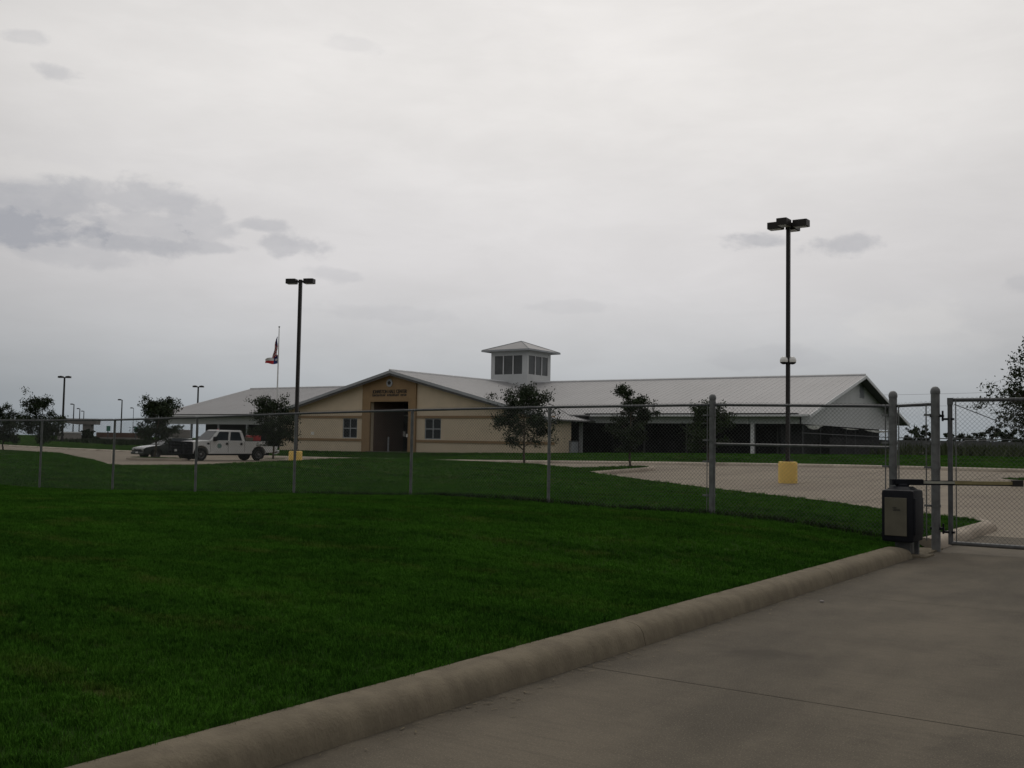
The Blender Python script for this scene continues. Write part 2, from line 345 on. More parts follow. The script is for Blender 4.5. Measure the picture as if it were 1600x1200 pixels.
def plate(name, outline, holes, t, mp, m, parent=None, **props):
    """flat polygon with holes, thickness t; mp(u, v, w) -> point (w = 0 front, w = t back)"""
    vc = []; ed = []
    for loop in [outline]+holes:
        b = len(vc); vc += [Vector(p) for p in loop]; ed += [(b+i, b+(i+1) % len(loop)) for i in range(len(loop))]
    V, E, Fc, *_ = delaunay_2d_cdt(vc, ed, [], 0, 1e-5)
    keep = []
    for f in Fc:
        c = sum((V[i] for i in f), Vector((0, 0)))/len(f)
        if inpoly(c.x, c.y, outline) and not any(inpoly(c.x, c.y, h) for h in holes): keep.append(tuple(f))
    n = len(V); vs = [mp(v.x, v.y, 0) for v in V]+[mp(v.x, v.y, t) for v in V]
    fs = list(keep)+[tuple(i+n for i in f[::-1]) for f in keep]
    cnt = {}
    for f in keep:
        for i in range(3):
            a, b = f[i], f[(i+1) % 3]; cnt.setdefault((min(a, b), max(a, b)), []).append((a, b))
    for k, l in cnt.items():
        if len(l) == 1: a, b = l[0]; fs.append((b, a, a+n, b+n))
    return MB().add(vs, fs).build(name, m, parent, **props)
def rect(x0, x1, z0, z1): return [(x0, z0), (x1, z0), (x1, z1), (x0, z1)]

# ------------------------------------------------------------------ terrain
def sst(x, a, b):
    t = np.clip((np.asarray(x, float)-a)/(b-a), 0, 1); return t*t*(3-2*t)
PAVE = [(4.6, -40), (4.6, 17), (30, 17), (30, 50), (-44.5, 50), (-46, 54.5), (-70, 55), (-84, 58), (-100, 62), (-140, 74), (-140, 58),
        (-80, 47), (-70, 44), (-60, 38.6), (-51, 34), (-46, 31.2), (-42.5, 29.2), (-40.5, 28.5), (-38.6, 29), (-37.5, 31), (-37, 36), (-36.3, 40), (-34.5, 44.3), (-32, 45.7), (-29.2, 45.0), (-26.5, 42.6), (-24.9, 41.5),
        (-24.4, 43), (-24.0, 44.5), (-23.2, 45), (-22.3, 44.4), (-21.9, 43.2), (-21.7, 37.7), (-20.6, 36.6), (-16.5, 32.8), (-12.5, 29.3), (-8.2, 25.9), (-5.9, 23.4), (-4.4, 22.3), (-3.8, 21.7), (-3.5, 20.8),
        (-3.5, -40)]
def ell(cx, cy, a, b, n=14, rot=0):
    return [(cx+a*math.cos(t)*math.cos(rot)-b*math.sin(t)*math.sin(rot), cy+a*math.cos(t)*math.sin(rot)+b*math.sin(t)*math.cos(rot)) for t in (2*PI*k/n for k in range(n))]
ISL = [ell(-54.2, 40.2, 2.6, 1.2), ell(-48.3, 44.4, 1.0, .9, 10), ell(-5.0, 42.2, 2.2, 1.5)]
def Hlot(X, Y):
    X = np.asarray(X, float); Y = np.asarray(Y, float)
    yf = np.clip((Y-20)/30, 0, 1.0)**2
    return sst(X, -60, -10)*.55*yf
FX = [-60, -35, -26.4, -22.9, -19.6, -16, -12.6, -9.9, -6.95, -4.6, -4.1, -3.5, 3.5, 8]
FZ = [.02, .0, .02, .075, .19, .28, .40, .37, .35, .21, .16, .12, .12, .3]
segs = []
for loop in [PAVE]+ISL:
    for i in range(len(loop)): segs.append((*loop[i], *loop[(i+1) % len(loop)]))
segs = np.array(segs)
def dist_pave(X, Y):
    X = np.atleast_1d(np.asarray(X, float)); Y = np.atleast_1d(np.asarray(Y, float)); d = np.full(X.shape, 1e9)
    for x0, y0, x1, y1 in segs:
        L = (x1-x0)**2+(y1-y0)**2; t = np.clip(((X-x0)*(x1-x0)+(Y-y0)*(y1-y0))/L, 0, 1)
        d = np.minimum(d, np.hypot(X-x0-t*(x1-x0), Y-y0-t*(y1-y0)))
    return d
def Hg(X, Y):
    X = np.atleast_1d(np.asarray(X, float)); Y = np.atleast_1d(np.asarray(Y, float)); d = dist_pave(X, Y)
    lot = Hlot(X, Y)+.145
    pad = .42*sst(Y, 50.5, 60)*sst(d, .3, 5)
    berm = .40*np.exp(-((X+31.5)/7.5)**2-((Y-34.5)/7)**2) + .10*np.exp(-((X+12)/8)**2-((Y-21)/4)**2) + .13*np.exp(-((X+60)/12)**2-((Y-27)/5)**2)
    far = lot + pad + berm*sst(d, .2, 3.5)
    fz = np.interp(X, FX, FZ)
    edge = .22*(1-sst(d, .08, .25))
    near = .145+(fz-.145)*sst(Y, 4, 15.5)*sst(d, .0, 2.0)
    wob = .018*np.sin(X*1.1+np.sin(Y*.7)*2)*np.cos(Y*.9+1) * sst(d, .3, 2)
    r = near*(1-sst(Y, 15.9, 24))+far*sst(Y, 15.9, 24)+wob*(Y < 16.5)
    r = r - .125*np.exp(-((Y-15.55)/.68)**6)*(1-sst(d, .25, .75))*(X > -5)*(X < -3) - edge
    r = r - sst(np.hypot(X, Y), 140, 600)*.5
    return r
def hz(x, y): return float(Hg(x, y)[0])
pts = []; 
def grid(x0, x1, y0, y1, s):
    xs = np.arange(x0, x1+1e-6, s); ys = np.arange(y0, y1+1e-6, s)
    XX, YY = np.meshgrid(xs, ys); return np.stack([XX.ravel(), YY.ravel()], 1)
A = grid(-32, -3.9, -2, 17.5, .45)
B = grid(-62, 14, 16, 60, 1.3); B = B[~((B[:, 0] > -32.5) & (B[:, 1] < 18))]
Cc = grid(-170, 60, -40, 130, 6); Cc = Cc[~((Cc[:, 0] > -64) & (Cc[:, 0] < 16) & (Cc[:, 1] > -4) & (Cc[:, 1] < 62))]
D = grid(-2700, 2700, -1500, 3300, 300); D = D[~((abs(D[:, 0]+55) < 140) & (abs(D[:, 1]-45) < 110))]
P2 = np.concatenate([A, B, Cc, D]); P2 = P2+0.003*np.sin(np.arange(len(P2))[:, None]*np.array([1.3, 2.1]))
dd = dist_pave(P2[:, 0], P2[:, 1]); P2 = P2[dd > .12]
vc = [Vector((float(a), float(b))) for a, b in P2]; ed = []
def addloop(loop, maxlen=1.5):
    L = []
    for i in range(len(loop)):
        a = Vector(loop[i]); b = Vector(loop[(i+1) % len(loop)]); n = max(1, int((b-a).length/maxlen))
        L += [a.lerp(b, k/n) for k in range(n)]
    s = len(vc); vc.extend(L); ed.extend((s+i, s+(i+1) % len(L)) for i in range(len(L))); return L
addloop(PAVE)
def offloop(loop, w, ccw=1):
    n = len(loop); o = []
    for i in range(n):
        a, b, c = Vector(loop[i-1]), Vector(loop[i]), Vector(loop[(i+1) % n]); d1 = (b-a).normalized(); d2 = (c-b).normalized()
        n1 = Vector((d1.y, -d1.x)); n2 = Vector((d2.y, -d2.x)); m_ = (n1+n2); m_ = m_.normalized()/max(.5, m_.normalized().dot(n1)); o.append(tuple(b+m_*w*ccw))
    return o
addloop(offloop(PAVE, .262), .8)
for l in ISL: addloop(offloop(l, -.262), 5)
for l in ISL: addloop(l, 5)
# slab joints: lines through the pavement, doubled so that the joint has a width
SX = [-3.51+.01+4.05] + [-3.5-4.6*k for k in range(1, 17)] + [5.0+4.6*0, 9.6]
SY = [5.94-4.46*k for k in range(1, 10)]+[5.94+4.46*k for k in range(0, 11)]
def jw(v): return .007
JX = sorted(SX); JY = sorted(SY)
def line(a, b):
    s = len(vc); vc.extend([Vector(a), Vector(b)]); ed.append((s, s+1))
JWX = {x: (.007 if x > 0 else .014) for x in JX}; JWY = {y: (.0045 if y < 16 else .022) for y in JY}
for x in JX:
    for s in (-1, 1): line((x+s*JWX[x], -39.9 if x > -3 else 22), (x+s*JWX[x], 57))
for y in JY:
    for s in (-1, 1): line((-80 if y > 24 else -3.9, y+s*JWY[y]), (4.7 if y < 17 else 29.9, y+s*JWY[y]))
V, E, Fc, *_ = delaunay_2d_cdt(vc, ed, [], 0, 1e-5)
V = np.array([(v.x, v.y) for v in V]); T = np.array([f for f in Fc], int)
C = V[T].mean(1)
def inpoly_np(P, poly):
    x, y = P[:, 0], P[:, 1]; c = np.zeros(len(P), bool); j = len(poly)-1
    for i in range(len(poly)):
        xi, yi = poly[i]; xj, yj = poly[j]
        if yi != yj: c ^= ((yi > y) != (yj > y)) & (x < (xj-xi)*(y-yi)/(yj-yi)+xi)
        j = i
    return c
paved = inpoly_np(C, PAVE)
for l in ISL: paved &= ~inpoly_np(C, l)
a = V[T]; area = .5*((a[:, 1, 0]-a[:, 0, 0])*(a[:, 2, 1]-a[:, 0, 1])-(a[:, 2, 0]-a[:, 0, 0])*(a[:, 1, 1]-a[:, 0, 1]))
T[area < 0] = T[area < 0][:, ::-1]; ok = abs(area) > 1e-9
def sub(mask, zf, name):
    t = T[mask & ok]; u, inv = np.unique(t, return_inverse=True); v = V[u]
    return npmesh(name, np.column_stack([v, zf(v[:, 0], v[:, 1])]), inv.reshape(-1, 3))
gmesh = sub(~paved, Hg, 'lawn'); gmesh.shade_smooth()
lawn = struct('lawn', gmesh, M['grass'])
jmask = np.zeros(len(C), bool)
for x in JX: jmask |= abs(C[:, 0]-x) < JWX[x]
for y in JY: jmask |= abs(C[:, 1]-y) < JWY[y]
jmask &= (C[:, 0] > -80.5)
drive = obj('driveway', sub(paved & (C[:, 1] < 16.9) & (C[:, 0] > -5), lambda x, y: Hlot(x, y)-.008, 'driveway'), M['joint'], kind='structure')
lot = obj('parking_lot', sub(paved & ~((C[:, 1] < 16.9) & (C[:, 0] > -5)), lambda x, y: Hlot(x, y)-.008, 'parking_lot'), M['joint'], kind='structure')
ix = np.searchsorted(JX, C[:, 0]); iy = np.searchsorted(JY, C[:, 1]); key = ix*100+iy
sl_mask = paved & ~jmask
for k in np.unique(key[sl_mask]):
    mk = sl_mask & (key == k); cy = C[mk][:, 1].mean(); near = cy < 20
    me = sub(mk, Hlot, 'concrete_slab')
    obj('concrete_slab', me, M['drive'] if near else M['lot'], drive if near else lot)
# kerbs
def kerb(root, path, matl, seg=4.46, closed=False, taper=False, w=.28, off=0.0):
    """path: pavement edge, grass on the left of the direction of travel"""
    P = [Vector((*p, 0)) for p in path]
    if closed: P.append(P[0])
    Q = [P[0]]
    for a, b in zip(P, P[1:]):
        n = max(1, int((b-a).length/.75))
        for k in range(1, n+1): Q.append(a.lerp(b, k/n))
    prof = [(-.0, -.04), (.0, .004), (.010, .045), (.022, .088), (.042, .120), (.072, .141), (.11, .152), (.17, .157), (.235, .158), (.268, .152), (.288, .130), (.295, .06)]
    L = [0]
    for a, b in zip(Q, Q[1:]): L.append(L[-1]+(b-a).length)
    nrm = []
    for i in range(len(Q)):
        if closed and i in (0, len(Q)-1): d = (Q[1]-Q[-2])
        else: d = Q[min(i+1, len(Q)-1)]-Q[max(i-1, 0)]
        d.normalize(); nrm.append(Vector((-d.y, d.x, 0)))
    i = 0
    while i < len(Q)-1:
        j = i+1
        while j < len(Q)-1 and L[j]-L[i] < seg-.2: j += 1
        vs = []; fs = []; rows = j-i+1
        for r in range(i, j+1):
            p = Q[r].copy(); dirr = (Q[min(r+1, len(Q)-1)]-Q[max(r-1, 0)]).normalized()
            if r == i and i > 0: p += dirr*.004
            if r == j and j < len(Q)-1: p -= dirr*.004
            sc = 1.0
            if taper: sc = min(1, max(0.0, (L[-1]-L[r])/.5)**.5) if L[-1]-L[r] < .5 else 1
            zb = float(Hlot(p.x, p.y))
            for (o, z) in prof:
                q_ = p + nrm[r]*(o+off); vs.append((q_.x, q_.y, zb+z*sc + random.uniform(-.001, .001)))
        m_ = len(prof)
        for r in range(rows-1):
            for c in range(m_-1): fs.append((r*m_+c, (r+1)*m_+c, (r+1)*m_+c+1, r*m_+c+1))
        fs.append(tuple(range(m_))); fs.append(tuple((rows-1)*m_+c for c in range(m_))[::-1])
        MB().add(vs, fs).build('kerb_segment', matl, root, smooth=True); i = j
k1 = obj('kerb', None, kind='structure'); k1.empty_display_size = .2
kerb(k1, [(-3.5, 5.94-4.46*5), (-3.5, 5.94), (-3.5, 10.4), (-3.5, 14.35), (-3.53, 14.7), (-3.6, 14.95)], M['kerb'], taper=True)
k2 = obj('kerb', None, kind='structure')
pv = PAVE[:]
i0 = pv.index((-3.5, 20.8)); near_edge = [(-3.5, 16.15)] + pv[i0:9:-1]
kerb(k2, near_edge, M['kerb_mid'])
k3 = obj('kerb', None, kind='structure')
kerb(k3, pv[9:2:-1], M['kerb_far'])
k4 = obj('kerb', None, kind='structure'); kerb(k4, [(4.6, 17), (4.6, -20)][::-1][::-1], M['kerb'])
for l in ISL: kerb(obj('kerb', None, kind='structure'), l, M['kerb_mid'], closed=True)
# fix: closed ISL loops run counter-clockwise so grass is on their left

# ------------------------------------------------------------------ grass blades (uncountable)
def tuft(name, nb, h, spread, w):
    vs = []; fs = []
    for k in range(nb):
        a = random.uniform(0, 2*PI); r = random.uniform(0, spread); x, y = r*math.cos(a), r*math.sin(a)
        b = random.uniform(0, 2*PI); hh = h*random.uniform(.5, 1.15); lean = random.uniform(.2, .9)*hh; c, s_ = math.cos(b), math.sin(b)
        q = w*random.uniform(.7, 1.3); n = len(vs)
        vs += [(x-s_*q, y+c*q, -.01), (x+s_*q, y-c*q, -.01), (x+c*lean*.4+s_*q*.7, y+s_*lean*.4-c*q*.7, hh*.6), (x+c*lean*.4-s_*q*.7, y+s_*lean*.4+c*q*.7, hh*.6), (x+c*lean, y+s_*lean, hh)]
        fs += [(n, n+1, n+2, n+3), (n+3, n+2, n+4)]
    me = bpy.data.meshes.new(name); me.from_pydata(vs, [], fs); me.materials.append(M['blade']); return me
def scatter(name, region, dens, tufts, smin, smax, seed):
    mk = ~paved & ok & inpoly_np(C, region) & (dist_pave(C[:, 0], C[:, 1]) > .285)
    me = sub(mk, Hg, name)
    if len(me.vertices) == 0: return
    o = obj(name, me, None, kind='stuff')
    o['label'] = 'short mown green grass blades of the lawn'; o['category'] = 'grass'
    src = []
    for t in tufts: src.append(t)
    ng = bpy.data.node_groups.new(name, 'GeometryNodeTree')
    ng.interface.new_socket('Geometry', in_out='INPUT', socket_type='NodeSocketGeometry')
    ng.interface.new_socket('Geometry', in_out='OUTPUT', socket_type='NodeSocketGeometry')
    N = ng.nodes; Lk = ng.links
    gi = N.new('NodeGroupInput'); go = N.new('NodeGroupOutput')
    dp = N.new('GeometryNodeDistributePointsOnFaces'); dp.inputs['Density'].default_value = dens; dp.inputs['Seed'].default_value = seed
    Lk.new(gi.outputs[0], dp.inputs['Mesh'])
    last = None; join = N.new('GeometryNodeJoinGeometry')
    rv = N.new('FunctionNodeRandomValue'); rv.data_type = 'FLOAT_VECTOR'; rv.inputs[0].default_value = (0, 0, 0); rv.inputs[1].default_value = (.15, .15, 6.28)
    rs = N.new('FunctionNodeRandomValue'); rs.data_type = 'FLOAT'; rs.inputs[2].default_value = smin; rs.inputs[3].default_value = smax; 
    ri = N.new('FunctionNodeRandomValue'); ri.data_type = 'INT'; ri.inputs[4].default_value = 0; ri.inputs[5].default_value = len(src)-1
    geo = N.new('GeometryNodeGeometryToInstance')
    for s_ in src[::-1]:
        oi = N.new('GeometryNodeObjectInfo'); oi.inputs['Object'].default_value = s_; oi.inputs['As Instance'].default_value = True
        Lk.new(oi.outputs['Geometry'], join.inputs[0])
    ip = N.new('GeometryNodeInstanceOnPoints'); Lk.new(dp.outputs['Points'], ip.inputs['Points']); Lk.new(join.outputs[0], ip.inputs['Instance'])
    ip.inputs['Pick Instance'].default_value = True
    Lk.new(ri.outputs[2], ip.inputs['Instance Index'])
    Lk.new(rv.outputs[0], ip.inputs['Rotation']); Lk.new(rs.outputs[1], ip.inputs['Scale'])
    Lk.new(ip.outputs[0], go.inputs[0])
    md = o.modifiers.new('scatter', 'NODES'); md.node_group = ng
    return o
tsrc = []
for k in range(4):
    t = obj('grass_tuft', tuft('grass_tuft', 18, .036, .05, .0018), None, kind='stuff', label='small tuft of grass at the lawn edge by the kerb', category='grass')
    t.location = (-4.3-.5*k, 3.0+k*.8, hz(-4.3-.5*k, 3.0+k*.8)); tsrc.append(t)
scatter('grass_blades', [(-3.55, 1.0), (-3.55, 9.5), (-18.5, 9.5), (-5.5, 1.0)], 850, tsrc, .6, 1.2, 1)
scatter('grass_blades', [(-3.55, 9.5), (-3.55, 15.6), (-31, 15.6), (-18.5, 9.5)], 380, tsrc, .8, 1.3, 2)
scatter('grass_blades', [(-3.55, 15.6), (-3.55, 25), (-48, 25), (-31, 15.6)], 75, tsrc, .9, 1.5, 3)
scatter('grass_blades', [(-3.55, 25), (-3.55, 49), (-80, 49), (-48, 25)], 32, tsrc, 1.2, 1.9, 4)
scatter('grass_blades', [(2, 49), (2, 64), (-86, 64), (-80, 49)], 22, tsrc, 1.3, 2.1, 5)
# longer weeds along the foot of the fence
wsrc = []
for k in range(2):
    t = obj('weed_tuft', tuft('weed_tuft', 18, .17, .07, .004), None, kind='stuff', label='dark tuft of longer grass at the foot of the chain link fence', category='grass')
    x = -7.2-k*2.7; t.location = (x, 15.8, hz(x, 15.8)); wsrc.append(t)
vs = []; fs = []
for k in range(700):
    x = -3.9-abs(random.gauss(0, 1))*9 if k % 2 else random.uniform(-16, -5); 
    if x < -29: continue
    y = 15.86+random.gauss(0, .07); z = hz(x, y); n = len(vs)
    for b in range(9):
        a = random.uniform(0, 6.28); h = random.uniform(.03, .11); px_, py_ = x+random.gauss(0, .05), y+random.gauss(0, .03); n = len(vs)
        vs += [(px_-.006, py_, z-.01), (px_+.006, py_, z-.01), (px_+math.cos(a)*h*.5, py_+math.sin(a)*h*.5, z+h)]; fs.append((n, n+1, n+2))
MB().add(vs, fs).build('fence_weeds', M['leaf'], None, kind='stuff', label='ragged untrimmed grass along the foot of the chain link fence', category='grass')

# ------------------------------------------------------------------ fence
YF = 15.86
def fz(x): return float(np.interp(x, FX, FZ))
RX = [-60, -26.4, -22.9, -19.6, -16, -12.6, -9.9, -6.95, -4.1, -3.48]
RZ = [1.80, 1.83, 1.855, 1.92, 2.02, 2.077, 2.11, 2.13, 2.09, 2.12]
def railz(x): return float(np.interp(x, RX, RZ))
def chainlink(x0, x1, zb, zt, y=0.0, diag=.063, rad=.0028, nrm=None):
    h = diag/2; nw = int((x1-x0)/h); V_ = []; F_ = []; base = 0
    for k in range(nw):
        xa = x0+k*h; b = zb(xa); t = zt(xa); ns = max(2, int(round((t-b)/h))); zs = np.linspace(b, t, ns+1)
        i = np.arange(ns+1); xs = xa + np.where((i+k) % 2 == 0, 0, h); ys = y+np.where((i+k) % 2 == 0, -.003, .003)
        ang = np.array([0, 2.09, 4.19]); ring = np.stack([xs[:, None]+rad*np.cos(ang), ys[:, None]+rad*np.sin(ang), zs[:, None]+0*ang], 2).reshape(-1, 3)
        V_.append(ring); r = np.arange(ns)[:, None]*3; q = []
        for c in range(3): q.append(np.stack([r[:, 0]+c, r[:, 0]+(c+1) % 3, r[:, 0]+3+(c+1) % 3, r[:, 0]+3+c], 1))
        F_.append(np.concatenate(q)+base); base += len(ring)
    return np.concatenate(V_), np.concatenate(F_)
def post(root, x, y, zb, zt, r, m=None, cap=True, name='post'):
    m = m or M['galv']
    p = MB().tube([(x, y, zb), (x, y, zt)], r, 12).build(name, m, root, smooth=True)
    if cap:
        MB().lathe([(r*1.12, 0), (r*1.14, r*.5), (r*1.0, r*1.1), (r*.6, r*1.55), (r*.15, r*1.7)], 12, (x, y, zt-.01)).build('post_cap', m, p, smooth=True)
    return p
fence = thing('chain_link_fence', 'long galvanised chain link fence crossing the lawn, ending at the gate', 'fence', (0, 0, 0))
postpx = [64, 178, 307, 461, 643, 858]
px_x = [onY(p, 700, YF).x for p in postpx]
xs_line = [px_x[0]-3.4*k for k in (3, 2, 1)] + px_x
for x in xs_line:
    post(fence, x, YF, fz(x)-.05, railz(x)-.01, .030, M['galv'], cap=False)
XT = onY(1113, 700, YF).x; XA = onY(1395.5, 700, YF).x; XB = onY(1462, 740, YF).x
tp = post(fence, XT, YF, fz(XT)-.05, onY(1113, 623, YF).z, .052)
ga = post(fence, XA, YF, fz(XA)-.05, onY(1396, 620, YF).z, .058)
gb = post(fence, XB, YF, -.01, onY(1462, 614, YF).z, .062, name='gate_post')
allx = xs_line+[XT, XA, XB]
for i, (a, b) in enumerate(zip(allx, allx[1:])):
    la = b in (XT,); zt = lambda x, a=a, b=b: railz(x)
    MB().tube([(a, YF-.0, railz(a)), (b, YF-.0, railz(b))], .022, 8).build('top_rail', M['galv_dark'], fence, smooth=True)
    v, f = chainlink(a+.03, b-.03, lambda x: fz(x)+.02, lambda x: railz(x)+.045, YF-.035)
    obj('chain_link_mesh', npmesh('chain_link_mesh', v, f), M['wire'], fence)
# terminal fittings
zr = onY(1250, 696, YF).z
MB().tube([(XT, YF+.03, zr), (XA, YF+.03, zr-.01)], .021, 8).build('brace_rail', M['galv'], fence, smooth=True)
MB().tube([(XT-.075, YF-.035, fz(XT)+.03), (XT-.075, YF-.035, railz(XT)+.03)], .007, 5).build('tension_bar', M['galv'], fence)
for (x, s) in ((XA-.1, 0), (XA+.09, 0), (XB-.12, 0)):
    MB().tube([(x, YF-.035, fz(x)+.02), (x, YF-.035, railz(x)+.02)], .010, 6).build('tension_bar', M['galv'], fence)
for X0, r in ((XT, .052), (XA, .058), (XB, .062)):
    zb_ = fz(X0)
    for z in (.55, 1.1, 1.45, 1.86):
        MB().lathe([(r*1.15, -.018), (r*1.15, .018)], 12, (X0, YF, z+.1)).build('tension_band', M['galv'], fence, smooth=True)
        MB().box(X0-.15, X0-r, YF-.05, YF-.03, z+.085, z+.115).build('band_clip', M['galv'], fence)
for x in px_x:
    for z in (.4, .9, 1.4): MB().lathe([(.034, -.01), (.034, .01)], 8, (x, YF, fz(x)+z)).build('tie_wire', M['wire'], fence)

# gate leaf
gate = thing('swing_gate', 'chain link swing gate leaf hung on the thick post right of the operator box', 'gate', (0, 0, 0))
XG = onY(1485, 740, YF).x; XE = XG+4.1; zg0 = .13; zg1 = onY(1500, 625, YF).z
MB().tube([(XG, YF, zg0-.02), (XG, YF, zg1+.03)], .034, 10).build('stile', M['galv_dark'], gate, smooth=True)
MB().tube([(XE, YF, zg0-.02), (XE, YF, zg1+.03)], .034, 10).build('stile', M['galv_dark'], gate, smooth=True)
MB().tube([(XG, YF, zg1), (XE, YF, zg1)], .027, 10).build('gate_rail', M['galv_dark'], gate, smooth=True)
MB().tube([(XG, YF, zg0), (XE, YF, zg0)], .030, 10).build('gate_rail', M['galv'], gate, smooth=True)
MB().tube([(XG+.06, YF-.01, zg1-.06), (XG+2.1, YF-.01, 1.25), (XE-.06, YF-.01, zg0+.08)], .006, 5).build('truss_rod', M['galv_dark'], gate)
MB().tube([(XG+.085, YF-.035, zg0+.02), (XG+.085, YF-.035, zg1)], .008, 5).build('tension_bar', M['galv'], gate)
v, f = chainlink(XG+.05, XE-.03, lambda x: zg0+.0, lambda x: zg1+.04, YF-.035)
obj('chain_link_mesh', npmesh('chain_link_mesh', v, f), M['wire'], gate)
MB().box(XG-.03, XG+.05, YF-.045, YF-.028, zg1-.07, zg1+.03).build('corner_plate', M['galv_dark'], gate)
for zc in (onY(1473, 650, YF).z, onY(1473, 826, YF).z):
    h = MB(); xm = (XB+XG)/2-.0
    h.box(XB-.075, xm+.015, YF-.03, YF+.03, zc-.018, zc+.018); h.tube([(xm, YF, zc-.075), (xm, YF, zc+.075)], .014, 8)
    h.box(xm-.01, XG+.055, YF-.03, YF+.03, zc-.06, zc-.03)
    h.build('hinge', M['black'], gate)

# gate operator
ox, oy = -3.70, 14.86
op = thing('gate_operator', 'black box gate opener with beige cover plate and swing arm beside the gate post', 'gate opener', (ox, oy, 0))
MB().bbox(-.215, .215, -.27, .27, .20, .905, .045).add([], []).build('housing', M['black'], op, smooth=True)
MB().bbox(.19, .235, -.255, .20, .30, .80, .02).build('side_rib', M['black'], op, smooth=True)
MB().add([(-.19, -.24, .88), (.19, -.24, .88), (.19, .24, .88), (-.19, .24, .88), (-.11, -.15, .945), (.11, -.15, .945), (.11, .15, .945), (-.11, .15, .945)],
         [(0, 1, 5, 4), (1, 2, 6, 5), (2, 3, 7, 6), (3, 0, 4, 7), (4, 5, 6, 7)]).build('hood', M['black'], op)
cp = MB().bbox(-.165, .125, -.2815, -.262, .285, .80, .006).build('cover_plate', M['beige'], op)
MB().lathe([(.006, 0), (.006, .006)], 8, (-.02, -.2835, .775), 'Y').build('lock', M['chrome'], cp)
q = MB()
for r_, (row, x0, n, h) in enumerate(((.655, -.058, 4, .018), (.622, -.052, 7, .026))):
    for k in range(n):
        xx = x0+k*(.0145); q.box(xx, xx+.0045, -.2835, -.2818, row, row+h)
        q.box(xx, xx+.011, -.2835, -.2818, row+(h-.004)*(k % 2), row+(h-.004)*(k % 2)+.0045)
        if k % 3: q.box(xx+.0075, xx+.0115, -.2834, -.2818, row, row+h*.7)
q.build('printed_name', M['ink'], cp)
MB().lathe([(.09, .93), (.09, .97), (.075, .985)], 14).build('hub', M['black'], op, smooth=True)
a1 = Vector((-.02, 0, 1.0)); a2 = Vector((1.35, .80, 1.015)); d = (a2-a1); dn = d.normalized()
Mx = Matrix.Translation(a1) @ dn.to_track_quat('X', 'Z').to_matrix().to_4x4()
MB().box(-.13, .29, -.055, .055, -.035, .045, M4=Mx).box(-.09, .1, -.07, .07, -.02, .03, M4=Mx).build('arm_bracket', M['black'], op)
MB().box(.27, .95, -.02, .02, -.012, .018, M4=Mx).build('arm_tube', M['pale'], op)
MB().box(.72, 1.50, -.028, .028, -.018, .026, M4=Mx).build('arm_sleeve', M['yellow_metal'], op)
MB().box(.3, 1.5, -.012, .012, -.034, -.013, M4=Mx).box(.25, .95, -.004, .004, .02, .03, M4=Mx).build('arm_bar', M['black'], op)
MB().box(1.48, 1.62, -.035, .035, -.04, .045, M4=Mx).build('arm_clevis', M['bronze'], op)
MB().box(.13, .185, .10, .16, -.01, .22).build('leg', M['galv_dark'], op)
MB().box(-.1, .1, .0, .22, -.01, .22).build('pedestal', M['galv'], op)
MB().add([], []).box(-.12, .34, -.16, .32, -.02, .022).build('foot_pad', M['kerb'], op)
footing = struct('footing', None, None)
MB().bbox(-4.2, -3.46, 14.80, 16.2, -.09, .024, .01).build('footing_slab', M['kerb'], footing)

# ------------------------------------------------------------------ building
ZR = 6.80; SL = .246; XC = -52.3; YR = 76.2; YE = 64.6; SLM = .262; XR = -22.25; XL = -86.3; YFR = 60.0
bld = thing('community_building', 'low tan and white cross shaped building with grey metal roofs and a square roof cupola', 'building', (0, 0, 0))
XF0 = onY(437, 690, YFR).x; XF1 = onY(866, 690, YFR).x
hw0 = XC-XF0; hw1 = XF1-XC
def zroof(x): return ZR-SL*abs(x-XC)
apx = onY(610, 584, YFR)
W1 = (onY(535.5, 670, YFR).x, onY(558, 670, YFR).x); W2 = (onY(663.5, 670, YFR).x, onY(689, 670, YFR).x)
zw0 = onY(675, 686.6, YFR).z; zw1 = onY(675, 653.8, YFR).z
P0, P1 = onY(567, 670, YFR).x, onY(650.5, 670, YFR).x
O0, O1 = onY(579.5, 670, YFR).x, onY(639, 670, YFR).x; zO = onY(610, 627.5, YFR).z
thk = .12
out = [(XF0, .2), (XF1, .2), (XF1, zroof(XF1)-thk), (XC, ZR-thk), (XF0, zroof(XF0)-thk)]
mpY = lambda y0: (lambda u, v, w: (u, y0+w, v))
plate('front_wall', out, [rect(*W1, zw0, zw1), rect(*W2, zw0, zw1), rect(O0, O1, .201, zO)], .3, mpY(YFR), M['tan'], bld)
plate('portal', [(P0, .2), (O0, .2), (O0, zO), (O1, zO), (O1, .2), (P1, .2), (P1, zroof(P1)-thk-.02), (XC, ZR-thk-.02), (P0, zroof(P0)-thk-.02)], [], .14, mpY(YFR-.142), M['tan_dark'], bld)
for z0, z1 in ((onY(700, 653.6, YFR).z, onY(700, 649.6, YFR).z), (onY(700, 692, YFR).z, onY(700, 688, YFR).z)):
    MB().box(XF0-.05, P0-.003, YFR-.06, YFR-.002, z0, z1).build('stucco_band', M['tan_dark'], bld)
    MB().box(P1+.003, XF1+.05, YFR-.06, YFR-.002, z0, z1).build('stucco_band', M['tan_dark'], bld)
